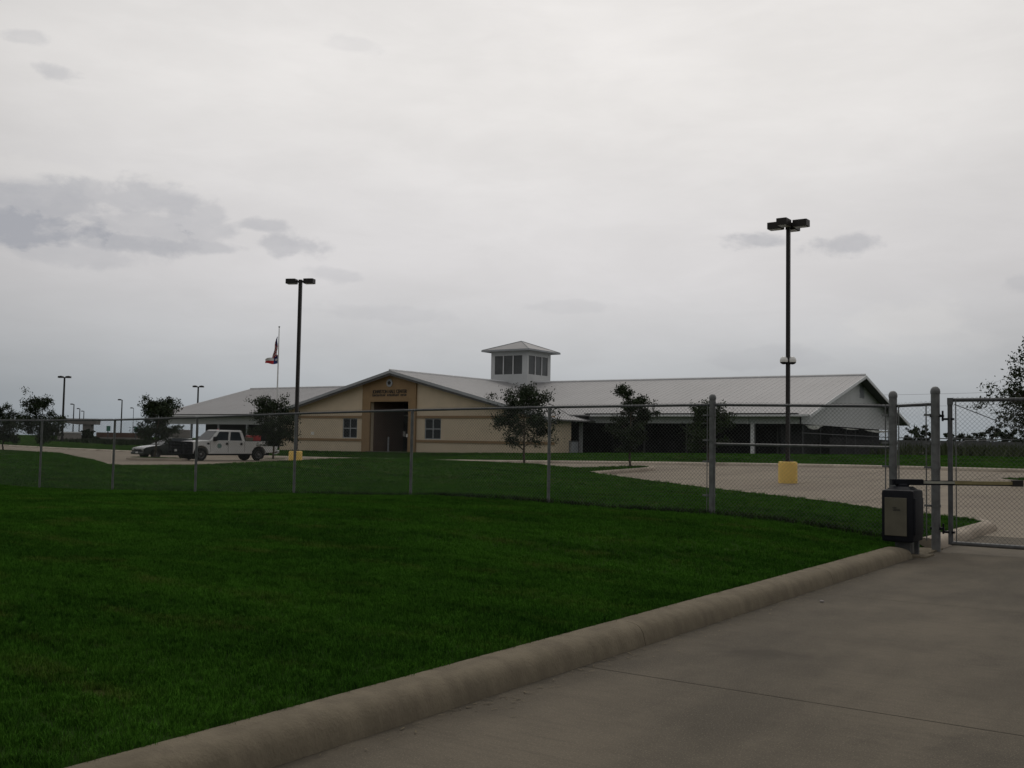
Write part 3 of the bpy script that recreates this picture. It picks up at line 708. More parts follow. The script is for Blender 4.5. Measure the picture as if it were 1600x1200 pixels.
for (a, b) in (W1, W2):
    fr = MB(); w_ = .07; xm = (a+b)/2; zm = (zw0+zw1)/2
    for (x0, x1, z0, z1) in ((a, a+w_, zw0, zw1), (b-w_, b, zw0, zw1), (a+w_, b-w_, zw0, zw0+w_), (a+w_, b-w_, zw1-w_, zw1), (xm-.035, xm+.035, zw0+w_, zw1-w_), (a+w_, xm-.035, zm-.035, zm+.035), (xm+.035, b-w_, zm-.035, zm+.035)):
        fr.box(x0+.001, x1-.001, YFR+.04, YFR+.11, z0+.001, z1-.001)
    fo = fr.build('window', M['rake'], bld)
    for x0, x1 in ((a+w_, xm-.035), (xm+.035, b-w_)):
        for z0, z1 in ((zw0+w_, zm-.035), (zm+.035, zw1-w_)):
            MB().box(x0, x1, YFR+.07, YFR+.08, z0, z1).build('pane', M['glass'], fo)
    MB().box(a-.06, b+.06, YFR-.05, YFR+.04, zw0-.08, zw0-.003).build('sill', M['tan'], fo)
# entrance recess
YD = 63.9
for a, b in ((O0-.25, O0-.005), (O1+.005, O1+.25)): MB().box(a, b, YFR+.3, YD, .2, zO+.2).build('recess_wall', M['brown'], bld)
MB().box(O0, O1, YFR+.3, YD, zO+.0, zO+.15).build('recess_ceiling', M['soffit'], bld)
MB().box(O0, O1, YFR-.6, YD, .45, .62).build('entrance_step', M['floor'], bld)
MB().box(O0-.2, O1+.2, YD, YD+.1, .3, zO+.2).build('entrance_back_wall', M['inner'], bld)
nd = 3; dw = (O1-O0)/nd
for k in range(nd):
    x0 = O0+k*dw; df = MB()
    for (a, b, c, d_) in ((x0+.02, x0+.09, .62, 3.0), (x0+dw-.09, x0+dw-.02, .62, 3.0), (x0+.09, x0+dw-.09, .62, .85), (x0+.09, x0+dw-.09, 2.9, 3.0)): df.box(a, b, YD-.09, YD-.03, c, d_)
    dr = df.build('glass_door', M['bronze'], bld); MB().box(x0+.09, x0+dw-.09, YD-.07, YD-.06, .85, 2.9).build('pane', M['doorglass'], dr)
    MB().tube([(x0+dw-.16, YD-.13, 1.4), (x0+dw-.16, YD-.13, 1.9)], .015, 6).build('handle', M['galv'], dr)
for (x, y, w, h, Yp) in ((613, 681, 6, 6, YD-.105), (631.5, 678, 4, 8, YD-.105), (636.5, 680.5, 4.2, 5, YFR+.5)):
    c = onY(x, y, Yp); k = (c-Vector((0, 0, EYE))).length/F
    MB().box(c.x-w*k*.6, c.x+w*k*.6, Yp-.01, Yp, c.z-h*k*.5, c.z+h*k*.5).build('notice', M['paper'], bld)
c = onY(604, 700, YFR+1.2); MB().tube([(c.x, YFR+1.4, .6), (c.x, YFR+1.4, 1.75)], .07, 10).build('bollard', M['rake'], bld)
c = onY(488.5, 677, YFR); MB().box(c.x-.16, c.x+.16, YFR-.03, YFR-.004, c.z-.12, c.z+.12).build('wall_plaque', M['paper'], bld)
# lettering over the entrance and round emblem
def text(body, size, loc, parent, m, width=None):
    cu = bpy.data.curves.new('lettering', 'FONT'); cu.body = body; cu.size = size; cu.align_x = 'CENTER'; cu.extrude = .02
    tmp = bpy.data.objects.new('tmp', cu); COL.objects.link(tmp); bpy.context.view_layer.update()
    me = bpy.data.meshes.new_from_object(tmp.evaluated_get(bpy.context.evaluated_depsgraph_get())); bpy.data.objects.remove(tmp)
    co = np.array([v.co[:] for v in me.vertices]); 
    sx = width/(co[:, 0].max()-co[:, 0].min()) if width else 1
    for v in me.vertices: v.co = Vector((loc[0]+v.co.x*sx, loc[1]-v.co.z, loc[2]+v.co.y))
    me.name = 'lettering'; me.materials.clear(); return obj('lettering', me, m, parent)
s0, s1 = onY(584.5, 612, YFR).x, onY(638, 612, YFR).x; zt = onY(611, 614.6, YFR).z
text('JOHNSTON HALL CENTER', .40, ((s0+s1)/2, YFR-.16, zt), bld, M['ink'], s1-s0)
q = MB(); x = s0
k = 0
while x < s1-.1:
    if k not in (9, 18): q.box(x, x+.07, YFR-.17, YFR-.145, zt-.22, zt-.07); q.box(x+.07, x+.12, YFR-.17, YFR-.145, zt-.22+.06*(k % 3), zt-.18+.06*(k % 3))
    x += .15; k += 1
q.build('lettering', M['ink'], bld, kind='stuff')
em = onY(611, 598.5, YFR)
e_ = MB().lathe([(.30, 0), (.30, .05)], 24, (em.x, YFR-.20, em.z), 'Y').build('emblem', M['rake'], bld)
MB().lathe([(.17, 0), (.17, .02)], 5, (em.x, YFR-.225, em.z), 'Y').build('emblem_star', M['ink'], e_)
# front wing side walls
MB().box(XF0, XF0+.3, YFR+.3, YE+.6, .2, zroof(XF0)-thk).build('side_wall', M['tan'], bld)
MB().box(XF1-.3, XF1, YFR+.3, YFR+2.2, .2, zroof(XF1)-thk).build('side_wall', M['tan'], bld)
# roofs: slabs with seams
def slope(name, p, q_, r, s, t=.1, m=None, seams=0, sm=None):
    """quad p-q (ridge) r-s (eave): p->s and q->r down slope"""
    p, q_, r, s = map(Vector, (p, q_, r, s)); n = (q_-p).cross(s-p).normalized()
    if n.z < 0: n = -n
    o = MB().add([p, q_, r, s, p-n*t, q_-n*t, r-n*t, s-n*t], [(0, 1, 2, 3), (7, 6, 5, 4), (0, 4, 5, 1), (1, 5, 6, 2), (2, 6, 7, 3), (3, 7, 4, 0)]).build(name, m or M['roof'], bld)
    if seams:
        b = MB(); L = (q_-p).length; nn = int(L/seams); e = (q_-p).normalized()*.02; 
        for k in range(1, nn):
            a = p.lerp(q_, k/nn); c = s.lerp(r, k/nn); n2 = n*.012
            b.add([a-e, a+e, c+e, c-e, a-e+n2, a+e+n2, c+e+n2, c-e+n2], [(4, 5, 6, 7), (0, 1, 5, 4), (2, 3, 7, 6), (1, 2, 6, 5), (3, 0, 4, 7)])
        b.build('roof_seams', M['seam'], o, kind='stuff')
    return o
yo = YFR-.65; XCR = XC
eL = XF0-.55; eR = XF1+.55
slope('roof', (XC, yo, ZR), (XC, YR, ZR), (eR, YR, zroof(eR)), (eR, yo, zroof(eR)), seams=.46)
slope('roof', (XC, yo, ZR), (XC, YR, ZR), (eL, YR, zroof(eL)), (eL, yo, zroof(eL)), seams=.46)
def zm(y): return ZR-SLM*abs(y-YR)
ye0 = YE-.75; ye1 = 2*YR-ye0; xr = XR+.75; xl = XL-.7
slope('roof', (xl, YR, ZR-.02), (xr, YR, ZR-.02), (xr, ye0, zm(ye0)-.02), (xl, ye0, zm(ye0)-.02), seams=.46)
slope('roof', (xl, YR, ZR-.02), (xr, YR, ZR-.02), (xr, ye1, zm(ye1)-.02), (xl, ye1, zm(ye1)-.02), seams=.92)
# valley and ridge flashings
for s, (xe) in ((1, eR), (-1, eL)):
    n = abs(xe-XC); kq = SL/SLM; MB().tube([(XC+s*2.0, YR-2.0*kq, ZR-SL*2.0+.0), (XC+s*n*.93, YR-n*.93*kq, ZR-SL*n*.93+.0)], .045, 5).build('valley_flashing', M['soffit'], bld)
MB().tube([(xl, YR, ZR+.02), (xr, YR, ZR+.02)], .09, 6).build('ridge_cap', M['trim'], bld)
MB().tube([(XC, yo, ZR+.02), (XC, YR, ZR+.02)], .09, 6).build('ridge_cap', M['trim'], bld)
# rake fascias of the front gable
for s, xe in ((1, eR), (-1, eL)):
    a = Vector((XC, yo-.03, ZR-.02)); b = Vector((xe, yo-.03, zroof(xe)-.02))
    for nm, dz, h, mm, yy in (('rake_board', 0, .20, M['rake'], 0), ('rake_trim', .20, .16, M['soffit'], .06)):
        MB().add([(p.x, p.y+yy+w, p.z-dz-k) for p in (a, b) for w in (0, .05) for k in (0, h)], [(0, 1, 3, 2), (4, 6, 7, 5), (0, 4, 5, 1), (2, 3, 7, 6), (0, 2, 6, 4), (1, 5, 7, 3)]).build(nm, mm, bld)
# main wing: fascias, gutters, gable siding
zf0 = onY(950, 661, YE).z; zf1 = zm(YE)-.13
plate('siding', rect(XF1+.01, XR, zf0, zf1), [], .1, mpY(YE), M['siding_x'], bld)
zl0 = onY(350, 663, YE).z
plate('siding', rect(XL, XF0-.01, zl0, zf1), [], .1, mpY(YE), M['siding_x'], bld)
zg = zm(ye0)-.14
MB().box(XF1+.6, xr-.02, ye0-.1, ye0+.02, zg, zg+.13).build('gutter', M['trim'], bld)
MB().box(xl+.02, XF0-.6, ye0-.1, ye0+.02, zg, zg+.13).build('gutter', M['trim'], bld)
for a, b in ((XF1+.02, XR-.02), (XL, XF0-.6)): MB().box(a, b, ye0+.02, YE-.003, zf1-.02, zf1+.02).build('soffit', M['soffit'], bld)
YB = 2*YR-YE
for X0, s in ((XR, 1), (XL, -1)):
    gp = [(YE, zf0), (YB, zf0), (YB, zf1), (YR, ZR-.14), (YE, zf1)]
    v0 = onX(1343, 611, XR); v1 = onX(1350.5, 611, XR); zv0 = onX(1346, 622, XR).z; zv1 = onX(1346, 601, XR).z
    holes = [rect(v0.y, v1.y, zv0, zv1)] if s > 0 else []
    plate('gable_siding', gp, holes, .1, (lambda X0, s: (lambda u, v, w: (X0+.001-s*w if s > 0 else X0-.001+w, u, v)))(X0, s), M['siding_y'], bld)
    for y_e in (ye0, ye1):
        a = Vector((X0+s*.77, YR, ZR-.02)); b = Vector((X0+s*.77, y_e, zm(y_e)-.02))
        MB().add([(p.x+s*w, p.y, p.z-k) for p in (a, b) for w in (0, .05) for k in (0, .22)], [(0, 1, 3, 2), (4, 6, 7, 5), (0, 4, 5, 1), (2, 3, 7, 6), (0, 2, 6, 4), (1, 5, 7, 3)]).build('rake_board', M['trim'], bld)
        MB().add([(X0+s*.76, YR, ZR-.15), (X0+s*.02, YR, ZR-.15), (X0+s*.02, y_e, zm(y_e)-.15), (X0+s*.76, y_e, zm(y_e)-.15)], [(0, 1, 2, 3)]).build('gable_soffit', M['soffit'], bld)
vt = MB().box(XR-.06, XR-.05, v0.y, v1.y, zv0, zv1).build('gable_vent', M['soffit'], bld)
n_ = 8
for k in range(n_):
    z = zv0+(k+.2)*(zv1-zv0)/n_; MB().add([(XR-.05, v0.y, z+.12), (XR+.01, v0.y, z), (XR+.01, v1.y, z), (XR-.05, v1.y, z+.12), (XR-.05, v0.y, z+.13), (XR+.01, v0.y, z+.015), (XR+.01, v1.y, z+.015), (XR-.05, v1.y, z+.13)], [(0, 1, 2, 3), (4, 7, 6, 5), (1, 5, 6, 2)]).build('louvre_blade', M['rake'], vt)
# posts, downspouts
for px, w in ((906.5, .10), (1175.5, .12)):
    x = onY(px, 690, YE).x; zb_ = hz(x, YE)-.05
    p_ = MB().box(x-w, x+w, YE-.02, YE+.2, zb_, zf0).build('post', M['trim'], bld)
    MB().tube([(x-.3, YE-.08, zf0-.02), (x-.3, YE-.08, zf1)], .055, 6).build('downspout', M['trim'], bld)
for k, X0 in enumerate(np.linspace(XL+.3, XF0-1.5, 6)):
    MB().box(X0-.08, X0+.08, YE+.02, YE+.18, .3, zl0).build('post', M['rake'], bld)
for X0 in (-34.5, -31.2, -24.6):
    MB().box(X0-.06, X0+.06, YE+2.2, YE+2.32, .6, 3.3).build('post', M['soffit'], bld)
# inner dark walls, floor
MB().box(XL+.5, XR-.4, YE+.1, YB-.1, .3, .62).build('floor_slab', M['floor'], bld)
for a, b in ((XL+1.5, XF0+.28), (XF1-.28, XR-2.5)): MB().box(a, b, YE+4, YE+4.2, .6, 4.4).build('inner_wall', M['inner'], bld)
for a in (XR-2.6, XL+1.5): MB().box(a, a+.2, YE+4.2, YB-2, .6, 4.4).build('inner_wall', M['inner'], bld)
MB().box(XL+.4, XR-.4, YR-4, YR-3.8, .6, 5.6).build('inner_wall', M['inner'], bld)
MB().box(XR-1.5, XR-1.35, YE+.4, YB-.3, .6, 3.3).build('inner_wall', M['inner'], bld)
for a, b in ((XF1+.1, XR-.2), (XL+.2, XF0)): MB().box(a, b, YE+.1, YB-.1, 3.35, 3.4).build('ceiling', M['inner'], bld)
# kennel run frames under the gable end
kn = MB(); zk = onX(1340, 681, XR).z
for px in (1254.5, 1282, 1322, 1336, 1363, 1388):
    y = onX(px, 690, XR).y; y = min(max(y, YE+.1), YB-.2); MB().tube([(XR, y, hz(XR, y)-.05), (XR, y, zf0)], .035, 6).build('post', M['galv_dark'], bld)
MB().tube([(XR, YE+.1, zk), (XR, YB-.2, zk)], .03, 6).build('run_rail', M['galv_dark'], bld)
zb_ = .8
v, f = chainlink(YE+.3, YB-.3, lambda x: .9, lambda x: 2.9, 0, diag=.15, rad=.004)
v = np.column_stack([np.full(len(v), XR-.04)+v[:, 1]*.9, v[:, 0], v[:, 2]])
obj('run_mesh', npmesh('run_mesh', v, f), M['galv_dark'], bld, kind='stuff')
MB().box(XR-.12, XR-.10, YE+6, YB-.3, .75, 2.2).build('windscreen', M['inner'], bld)
for (p0, p1, y0, sag) in ((1258, 1285, 664.5, 8), (1315, 1341, 668.5, 2.5), (1350, 1392, 671.5, 5)):
    b = MB(); n = 10; vs = []; 
    for k in range(n+1):
        t = k/n; pa = onX(p0+(p1-p0)*t, y0+(t*2 if p0 > 1300 else 0), XR+.03)
        drop = sag*(math.sin(PI*min(1, t*1.1))*.6+t*.5*(1 if t < .92 else .2))*.041
        for w in (0, 1): vs.append((XR+.03+.06*w*math.sin(k*2), pa.y, min(pa.z, zf0-.01)-w*drop-.004))
    b.add(vs, [(2*k, 2*k+2, 2*k+3, 2*k+1) for k in range(n)]).build('torn_tarpaulin', M['tarp'], bld)
# cupola
cw = 1.92; cx_, cy_ = XC+.25, YR+.55
cz0, cz1 = 5.6, 9.62; wz0, wz1 = 7.48, 9.12
mm = M['siding_x']
for nm, mp_, mat_, wins in (('front', lambda u, v, w: (cx_+u, cy_-cw+w, v), M['siding_x'], [(-1.52, -.62), (-.54, .42), (.50, 1.42)]), ('right', lambda u, v, w: (cx_+cw-w, cy_+u, v), M['siding_y'], [(-1.62, -.62), (-.54, .42), (.50, 1.45)]),
                       ('back', lambda u, v, w: (cx_+u, cy_+cw-w, v), M['siding_x'], []), ('left', lambda u, v, w: (cx_-cw+w, cy_+u, v), M['siding_y'], [])):
    e = .1 if nm in ('right', 'left') else 0
    o0 = (-1.60, 1.50)
    holes = [rect(wins[0][0], wins[-1][1], wz0, wz1)] if wins else []
    plate('cupola_wall', rect(-cw+e, cw-e, cz0, cz1), holes, .1, mp_, mat_, bld)
    if wins:
        vs = [mp_(u, v, w) for u in (wins[0][0], wins[-1][1]) for v in (wz0, wz1) for w in (.05, .06)]
        fr = MB()
        def bx(u0, u1, v0, v1, w0, w1): fr.add([mp_(u, v, w) for u in (u0, u1) for v in (v0, v1) for w in (w0, w1)], [(0, 1, 3, 2), (4, 6, 7, 5), (0, 4, 5, 1), (2, 3, 7, 6), (0, 2, 6, 4), (1, 5, 7, 3)])
        for a_, b_ in zip(wins, wins[1:]): bx(a_[1], b_[0], wz0, wz1, -.02, .09)
        cwn = fr.build('cupola_window', M['trim'], bld)
        for a_, b_ in wins:
            fr = MB(); bx(a_, b_, wz0, wz1, .05, .07); fr.build('pane', M['louvre'], cwn)
rw = 2.52; ez = 9.62
MB().add([(cx_-rw, cy_-rw, ez), (cx_+rw, cy_-rw, ez), (cx_+rw, cy_+rw, ez), (cx_-rw, cy_+rw, ez), (cx_, cy_, ez+.95)], [(0, 1, 4), (1, 2, 4), (2, 3, 4), (3, 0, 4)]).add(
    [(cx_-rw, cy_-rw, ez-.0), (cx_+rw, cy_-rw, ez), (cx_+rw, cy_+rw, ez), (cx_-rw, cy_+rw, ez)], [(3, 2, 1, 0)]).build('cupola_roof', M['roof'], bld)
q = MB()
for (x0, x1, y0, y1) in ((-rw, rw, -rw-.04, -rw), (-rw, rw, rw, rw+.04), (-rw-.04, -rw, -rw-.04, rw+.04), (rw, rw+.04, -rw-.04, rw+.04)): q.box(cx_+x0, cx_+x1, cy_+y0, cy_+y1, ez-.13, ez+.02)
q.build('cupola_fascia', M['rake'], bld)
MB().box(cx_-rw+.02, cx_+rw-.02, cy_-rw+.02, cy_+rw-.02, ez-.06, ez-.03).build('cupola_soffit', M['soffit'], bld)
q = MB()
for sx, sy in ((1, 1), (1, -1), (-1, -1), (-1, 1)): q.tube([(cx_+sx*rw, cy_+sy*rw, ez+.02), (cx_, cy_, ez+.97)], .03, 5)
q.build('hip_cap', M['rake'], bld)

# low equipment cabinet at the corner of the wings
c0 = onY(877, 698, 62.6).x; c1 = onY(901.5, 698, 62.6).x; zc = hz(c0, 62.3)
ac = thing('equipment_cabinet', 'low grey equipment cabinet on the grass between tan wing and white post', 'cabinet', ((c0+c1)/2, 62.4, zc-.02))
hwid = (c1-c0)/2*.95
MB().bbox(-hwid, hwid, -.45, .45, 0, .86, .03).build('cabinet_body', M['rake'], ac)
MB().bbox(-hwid-.04, hwid+.04, -.49, .49, .865, .92, .015).build('lid', M['galv'], ac)
for k in range(6): MB().box(-hwid*.8, hwid*.8, -.465, -.45, .2+k*.1, .24+k*.1).build('grille_slat', M['soffit'], ac)

# ------------------------------------------------------------------ lamps
def lamp_post(px, py_top, Y, heads, label, group, globes=False, H=9.56, base=True, r=.064, name='street_lamp', rz=0.0):
    c = onY(px, 700, Y); z0 = float(Hlot(c.x, c.y)) if base else hz(c.x, c.y)
    t = thing(name, label, 'street lamp', (c.x, c.y, z0), rz, group)
    if base: MB().lathe([(.34, -.05), (.34, .70), (.335, .755), (.31, .775)], 20).build('concrete_base', M['yellow'], t, smooth=True)
    bz = .77 if base else 0
    MB().box(-.16, .16, -.16, .16, bz, bz+.03).build('base_plate', M['bronze'], t)
    if base:
        for a in (-.12, .12):
            for b in (-.12, .12): MB().tube([(a, b, bz), (a, b, bz+.11)], .018, 6).build('anchor_bolt', M['galv_dark'], t)
    MB().box(-r, r, -r, r, bz, H).build('pole', M['bronze'], t)
    for (a) in heads:
        Mx = Matrix.Rotation(a, 4, 'Z')
        ar = MB().box(r, .22, -.035, .035, H-.15, H-.05, M4=Mx).build('arm', M['bronze'], t)
        hd = MB().box(.22, .74, -.19, .19, H-.21, H+.03, M4=Mx).add([Mx @ Vector(v) for v in ((.22, -.19, H+.031), (.74, -.19, H+.031), (.74, .19, H+.031), (.22, .19, H+.031), (.28, -.13, H+.05), (.68, -.13, H+.05), (.68, .13, H+.05), (.28, .13, H+.05))], [(0, 1, 5, 4), (1, 2, 6, 5), (2, 3, 7, 6), (3, 0, 4, 7), (4, 5, 6, 7)]).build('lamp_head', M['bronze'], ar)
        MB().box(.26, .70, -.15, .15, H-.225, H-.211, M4=Mx).build('lens', M['lampglass'], ar)
    if globes:
        zg_ = onY(1232, 563, Y).z-z0
        for s in (-1, 1):
            v_ = Rt0*s*.15
            g_ = MB().lathe([(.02, .14), (.09, .12), (.14, .05), (.15, -.02), (.142, -.07)], 14, (v_.x, v_.y, zg_)).build('camera_dome', M['globe'], t, smooth=True)
            MB().lathe([(.141, -.071), (.12, -.11), (.07, -.14), (.02, -.15)], 14, (v_.x, v_.y, zg_)).build('dome_underside', M['black'], g_, smooth=True)
            MB().tube([(0, 0, zg_+.02), (v_.x*.6, v_.y*.6, zg_+.02)], .03, 6).build('dome_bracket', M['bronze'], t)
    return t
hd4 = [0, PI/2, PI, -PI/2]
lamp_post(1231, 345, 36.8, hd4, 'tall lamp post with four box heads and two white domes on a yellow base', 'lamp posts on yellow bases', True, rz=0)
lamp_post(462, 433, 37.3, [0, PI], 'tall two headed lamp post on a yellow base right of the white pickup', 'lamp posts on yellow bases', r=.078, rz=R(24))
for (px, py, two, lab) in ((97, 588, 1, 'tallest of the distant lamp posts, T shaped, rising beside the bridge pier'), (188.5, 624, 0, 'distant single headed lamp post between the two green road signs'),
                      (307, 603, 1, 'distant T shaped lamp post just left of the left roof corner'), (113.5, 631, 0, 'nearest of three small distant lamp posts over the bridge pier cap'),
                      (123, 638, 0, 'middle of three small distant lamp posts over the bridge pier cap'), (129.5, 642, 0, 'farthest of three small distant lamp posts over the bridge pier cap'),
                      (207, 637, 0, 'thin faint lamp post far off beside the right green road sign')):
    hy = 692+(px-800)*.0175; D = 8.1*1620/(hy-py); c = atD(px, hy+4, D)
    t = thing('street_lamp', lab, 'street lamp', (c.x, c.y, 0.0), 0, 'distant lamp posts at left'); H = 9.55; r = .17 if px != 207 else .09
    MB().tube([(0, 0, -.1), (0, 0, H-.1)], [r, r*.7], 6).build('pole', M['bronze'], t)
    for s in ((-1, 1) if two else (-1,)):
        v_ = Rt0*s
        b = MB().tube([v_*.1+UP*(H-.15), v_*.4+UP*(H-.1)], .06, 5).build('arm', M['bronze'], t)
        Mx = Matrix.Translation(v_*(.52 if two else .55)+UP*(H-.1)) @ Matrix.Rotation(math.atan2(v_.y, v_.x), 4, 'Z')
        MB().box(-.32, .32, -.25, .25, -.12, .12, M4=Mx).add([Mx @ Vector(q2) for q2 in ((-.3, -.2, .12), (.3, -.2, .12), (.3, .2, .12), (-.3, .2, .12), (0, 0, .2))], [(0, 1, 4), (1, 2, 4), (2, 3, 4), (3, 0, 4)]).build('lamp_head', M['bronze'], t)

# flagpole with two flags
fb = onY(430.5, 703, 57.0); zt_ = onY(437, 512, 57.0).z; zb_ = hz(fb.x, 57)
fp = thing('flagpole', 'thin white flagpole rising behind the small tree left of the dark lamp post', 'flagpole', (fb.x, 57.0, zb_))
MB().tube([(0, 0, -.05), (0, 0, zt_-zb_)], [.085, .035], 8).build('pole', M['trim'], fp, smooth=True)
MB().lathe([(.02, 0), (.07, .04), (.07, .09), (.02, .13)], 8, (0, 0, zt_-zb_)).build('finial', M['galv'], fp, smooth=True)
MB().lathe([(.2, -.03), (.2, .05), (.1, .1)], 12).build('foot_collar', M['trim'], fp, smooth=True)
def flag(root, grid_fn, nu, nv, stripes, name):
    vs = []; fs = []; mi = []
    for i in range(nu+1):
        for j in range(nv+1): vs.append(grid_fn(i/nu, j/nv))
    for i in range(nu):
        for j in range(nv): fs.append((i*(nv+1)+j, (i+1)*(nv+1)+j, (i+1)*(nv+1)+j+1, i*(nv+1)+j+1)); mi.append(stripes((i+.5)/nu, (j+.5)/nv))
    b = MB(); b.v = [tuple(v) for v in vs]; b.f = fs; b.mi = mi
    return b.build(name, [M['flag_red'], M['flag_white'], M['blue']], root, smooth=True)
LW = -Rt0
zt1 = onY(436, 552, 57).z-zb_; k_ = 80/1620
def lone(u, v):   # u along fly, v top->bottom
    fly = 1.05; drop = .5*u; w = (1-.55*u)*.72
    p = LW*(u*fly) + Fw0*(.12*math.sin(u*7+v*2)) + UP*(zt1-.05 - drop*1.0 - v*w*1.0 - .08*math.sin(u*5))
    return p
lf = thing('flag', 'lone star flag, blue with white over red, blowing left on the flagpole', 'flag', (fb.x, 57.0, zb_))
flag(lf, lone, 12, 8, lambda u, v: 2 if u < .33 else (1 if v < .5 else 0), 'cloth')
st = []; cst = lone(.16, .5) + Fw0*-.10
for k in range(10):
    a = PI/2+k*PI/5; r_ = .13 if k % 2 == 0 else .055; st.append(cst + LW*(math.cos(a)*r_) + UP*(math.sin(a)*r_))
MB().add(st, [tuple(range(10))]).build('star', M['flag_white'], lf)
zt2 = onY(438, 522, 57).z-zb_
def limp(u, v):
    return LW*(.10+.34*u*(.35+v*.75)+.03*math.sin(v*9)) + Fw0*(.10*math.sin(u*16)) + UP*(zt2-.15-v*1.55-u*.30)
uf = thing('flag', 'limp red and white striped flag hanging at the top of the flagpole', 'flag', (fb.x, 57.0, zb_))
flag(uf, limp, 14, 13, lambda u, v: 2 if (u < .42 and v < .5) else (0 if int(v*13) % 2 == 0 else 1), 'cloth')

# ------------------------------------------------------------------ vehicles
def wheel(t, x, y, r, w, name='wheel', rimr=.56):
    """car axis along X; y = outer side sign"""
    s = 1 if y > 0 else -1; yi, yo_ = (y-s*w, y)
    prof = [(r*.60, yi), (r*.93, yi), (r, yi+s*.03), (r, yo_-s*.03), (r*.93, yo_), (r*.62, yo_), (r*.58, yo_-s*.03)]
    ty = MB().lathe(prof, 22, (x, 0, r), 'Y').build('wheel', M['tyre'], t, smooth=True)
    rm = MB().lathe([(r*.57, yo_-s*.03), (r*.55, yo_-s*.015), (r*.42, yo_-s*.06), (r*.22, yo_-s*.05), (r*.18, yo_-s*.0), (r*.1, yo_+s*.01)], 18, (x, 0, r), 'Y').build('rim', M['rim'], ty, smooth=True)
    return ty
def side_profile(name, prof, arches, hw_, m, parent, bev=.06, crown=.05):
    """closed x-z profile extruded over width 2*hw_, sides plated with wheel arches cut out"""
    pr = list(prof)
    o = plate(name, pr, arches, 2*hw_, lambda u, v, w: (u, -hw_+w, v), m, parent)
    bm = bmesh.new(); bm.from_mesh(o.data)
    bmesh.ops.dissolve_limit(bm, angle_limit=R(2), verts=bm.verts[:], edges=bm.edges[:])
    ed_ = [e for e in bm.edges if len(e.link_faces) == 2 and e.calc_face_angle(0) > R(50) and abs(abs(e.verts[0].co.y)-hw_) < .001 and abs(e.verts[0].co.y-e.verts[1].co.y) < .001]
    try: bmesh.ops.bevel(bm, geom=ed_, offset=bev, segments=2, affect='EDGES', clamp_overlap=True)
    except Exception: pass
    bm.to_mesh(o.data); bm.free(); o.data.shade_smooth()
    try: o.data.set_sharp_from_angle(angle=R(38))
    except Exception: pass
    return o
def arc(cx, cz, r, a0, a1, n=10): return [(cx+r*math.cos(a0+(a1-a0)*k/n), cz+r*math.sin(a0+(a1-a0)*k/n)) for k in range(n+1)]
def cabin(name, base, top, hb, ht, m, parent):
    """greenhouse: base (x0,x1,z) and top (x0,x1,z) with half widths hb, ht"""
    x0, x1, z0 = base; x2, x3, z1 = top; n = []
    vs = [(x0, -hb, z0), (x1, -hb, z0), (x1, hb, z0), (x0, hb, z0), (x2, -ht, z1), (x3, -ht, z1), (x3, ht, z1), (x2, ht, z1), ]
    o = MB().add(vs, [(0, 3, 2, 1), (4, 5, 6, 7), (0, 1, 5, 4), (1, 2, 6, 5), (2, 3, 7, 6), (3, 0, 4, 7)]).build(name, m, parent)
    bm = bmesh.new(); bm.from_mesh(o.data); bmesh.ops.bevel(bm, geom=[e for e in bm.edges if max(v.co.z for v in e.verts) > z1-.01], offset=.07, segments=3, affect='EDGES'); bm.to_mesh(o.data); bm.free(); o.data.shade_smooth()
    try: o.data.set_sharp_from_angle(angle=R(30))
    except Exception: pass
    return o
def quad_on(face, u0, u1, v0, v1, off, m, parent, name, u0t=None, u1t=None):
    """pane lying on a bilinear face (4 corners bl, br, tr, tl), proud by off"""
    bl, br, tr, tl = map(Vector, face); n = (br-bl).cross(tl-bl).normalized()
    u0t = u0 if u0t is None else u0t; u1t = u1 if u1t is None else u1t
    def P(u, v): return (bl.lerp(br, u)).lerp(tl.lerp(tr, u), v)
    q = [P(u0, v0), P(u1, v0), P(u1t, v1), P(u0t, v1)]
    return MB().add([p+n*off for p in q]+[p-n*.02 for p in q], [(0, 1, 2, 3), (7, 6, 5, 4), (0, 4, 5, 1), (1, 5, 6, 2), (2, 6, 7, 3), (3, 7, 4, 0)]).build(name, m, parent)
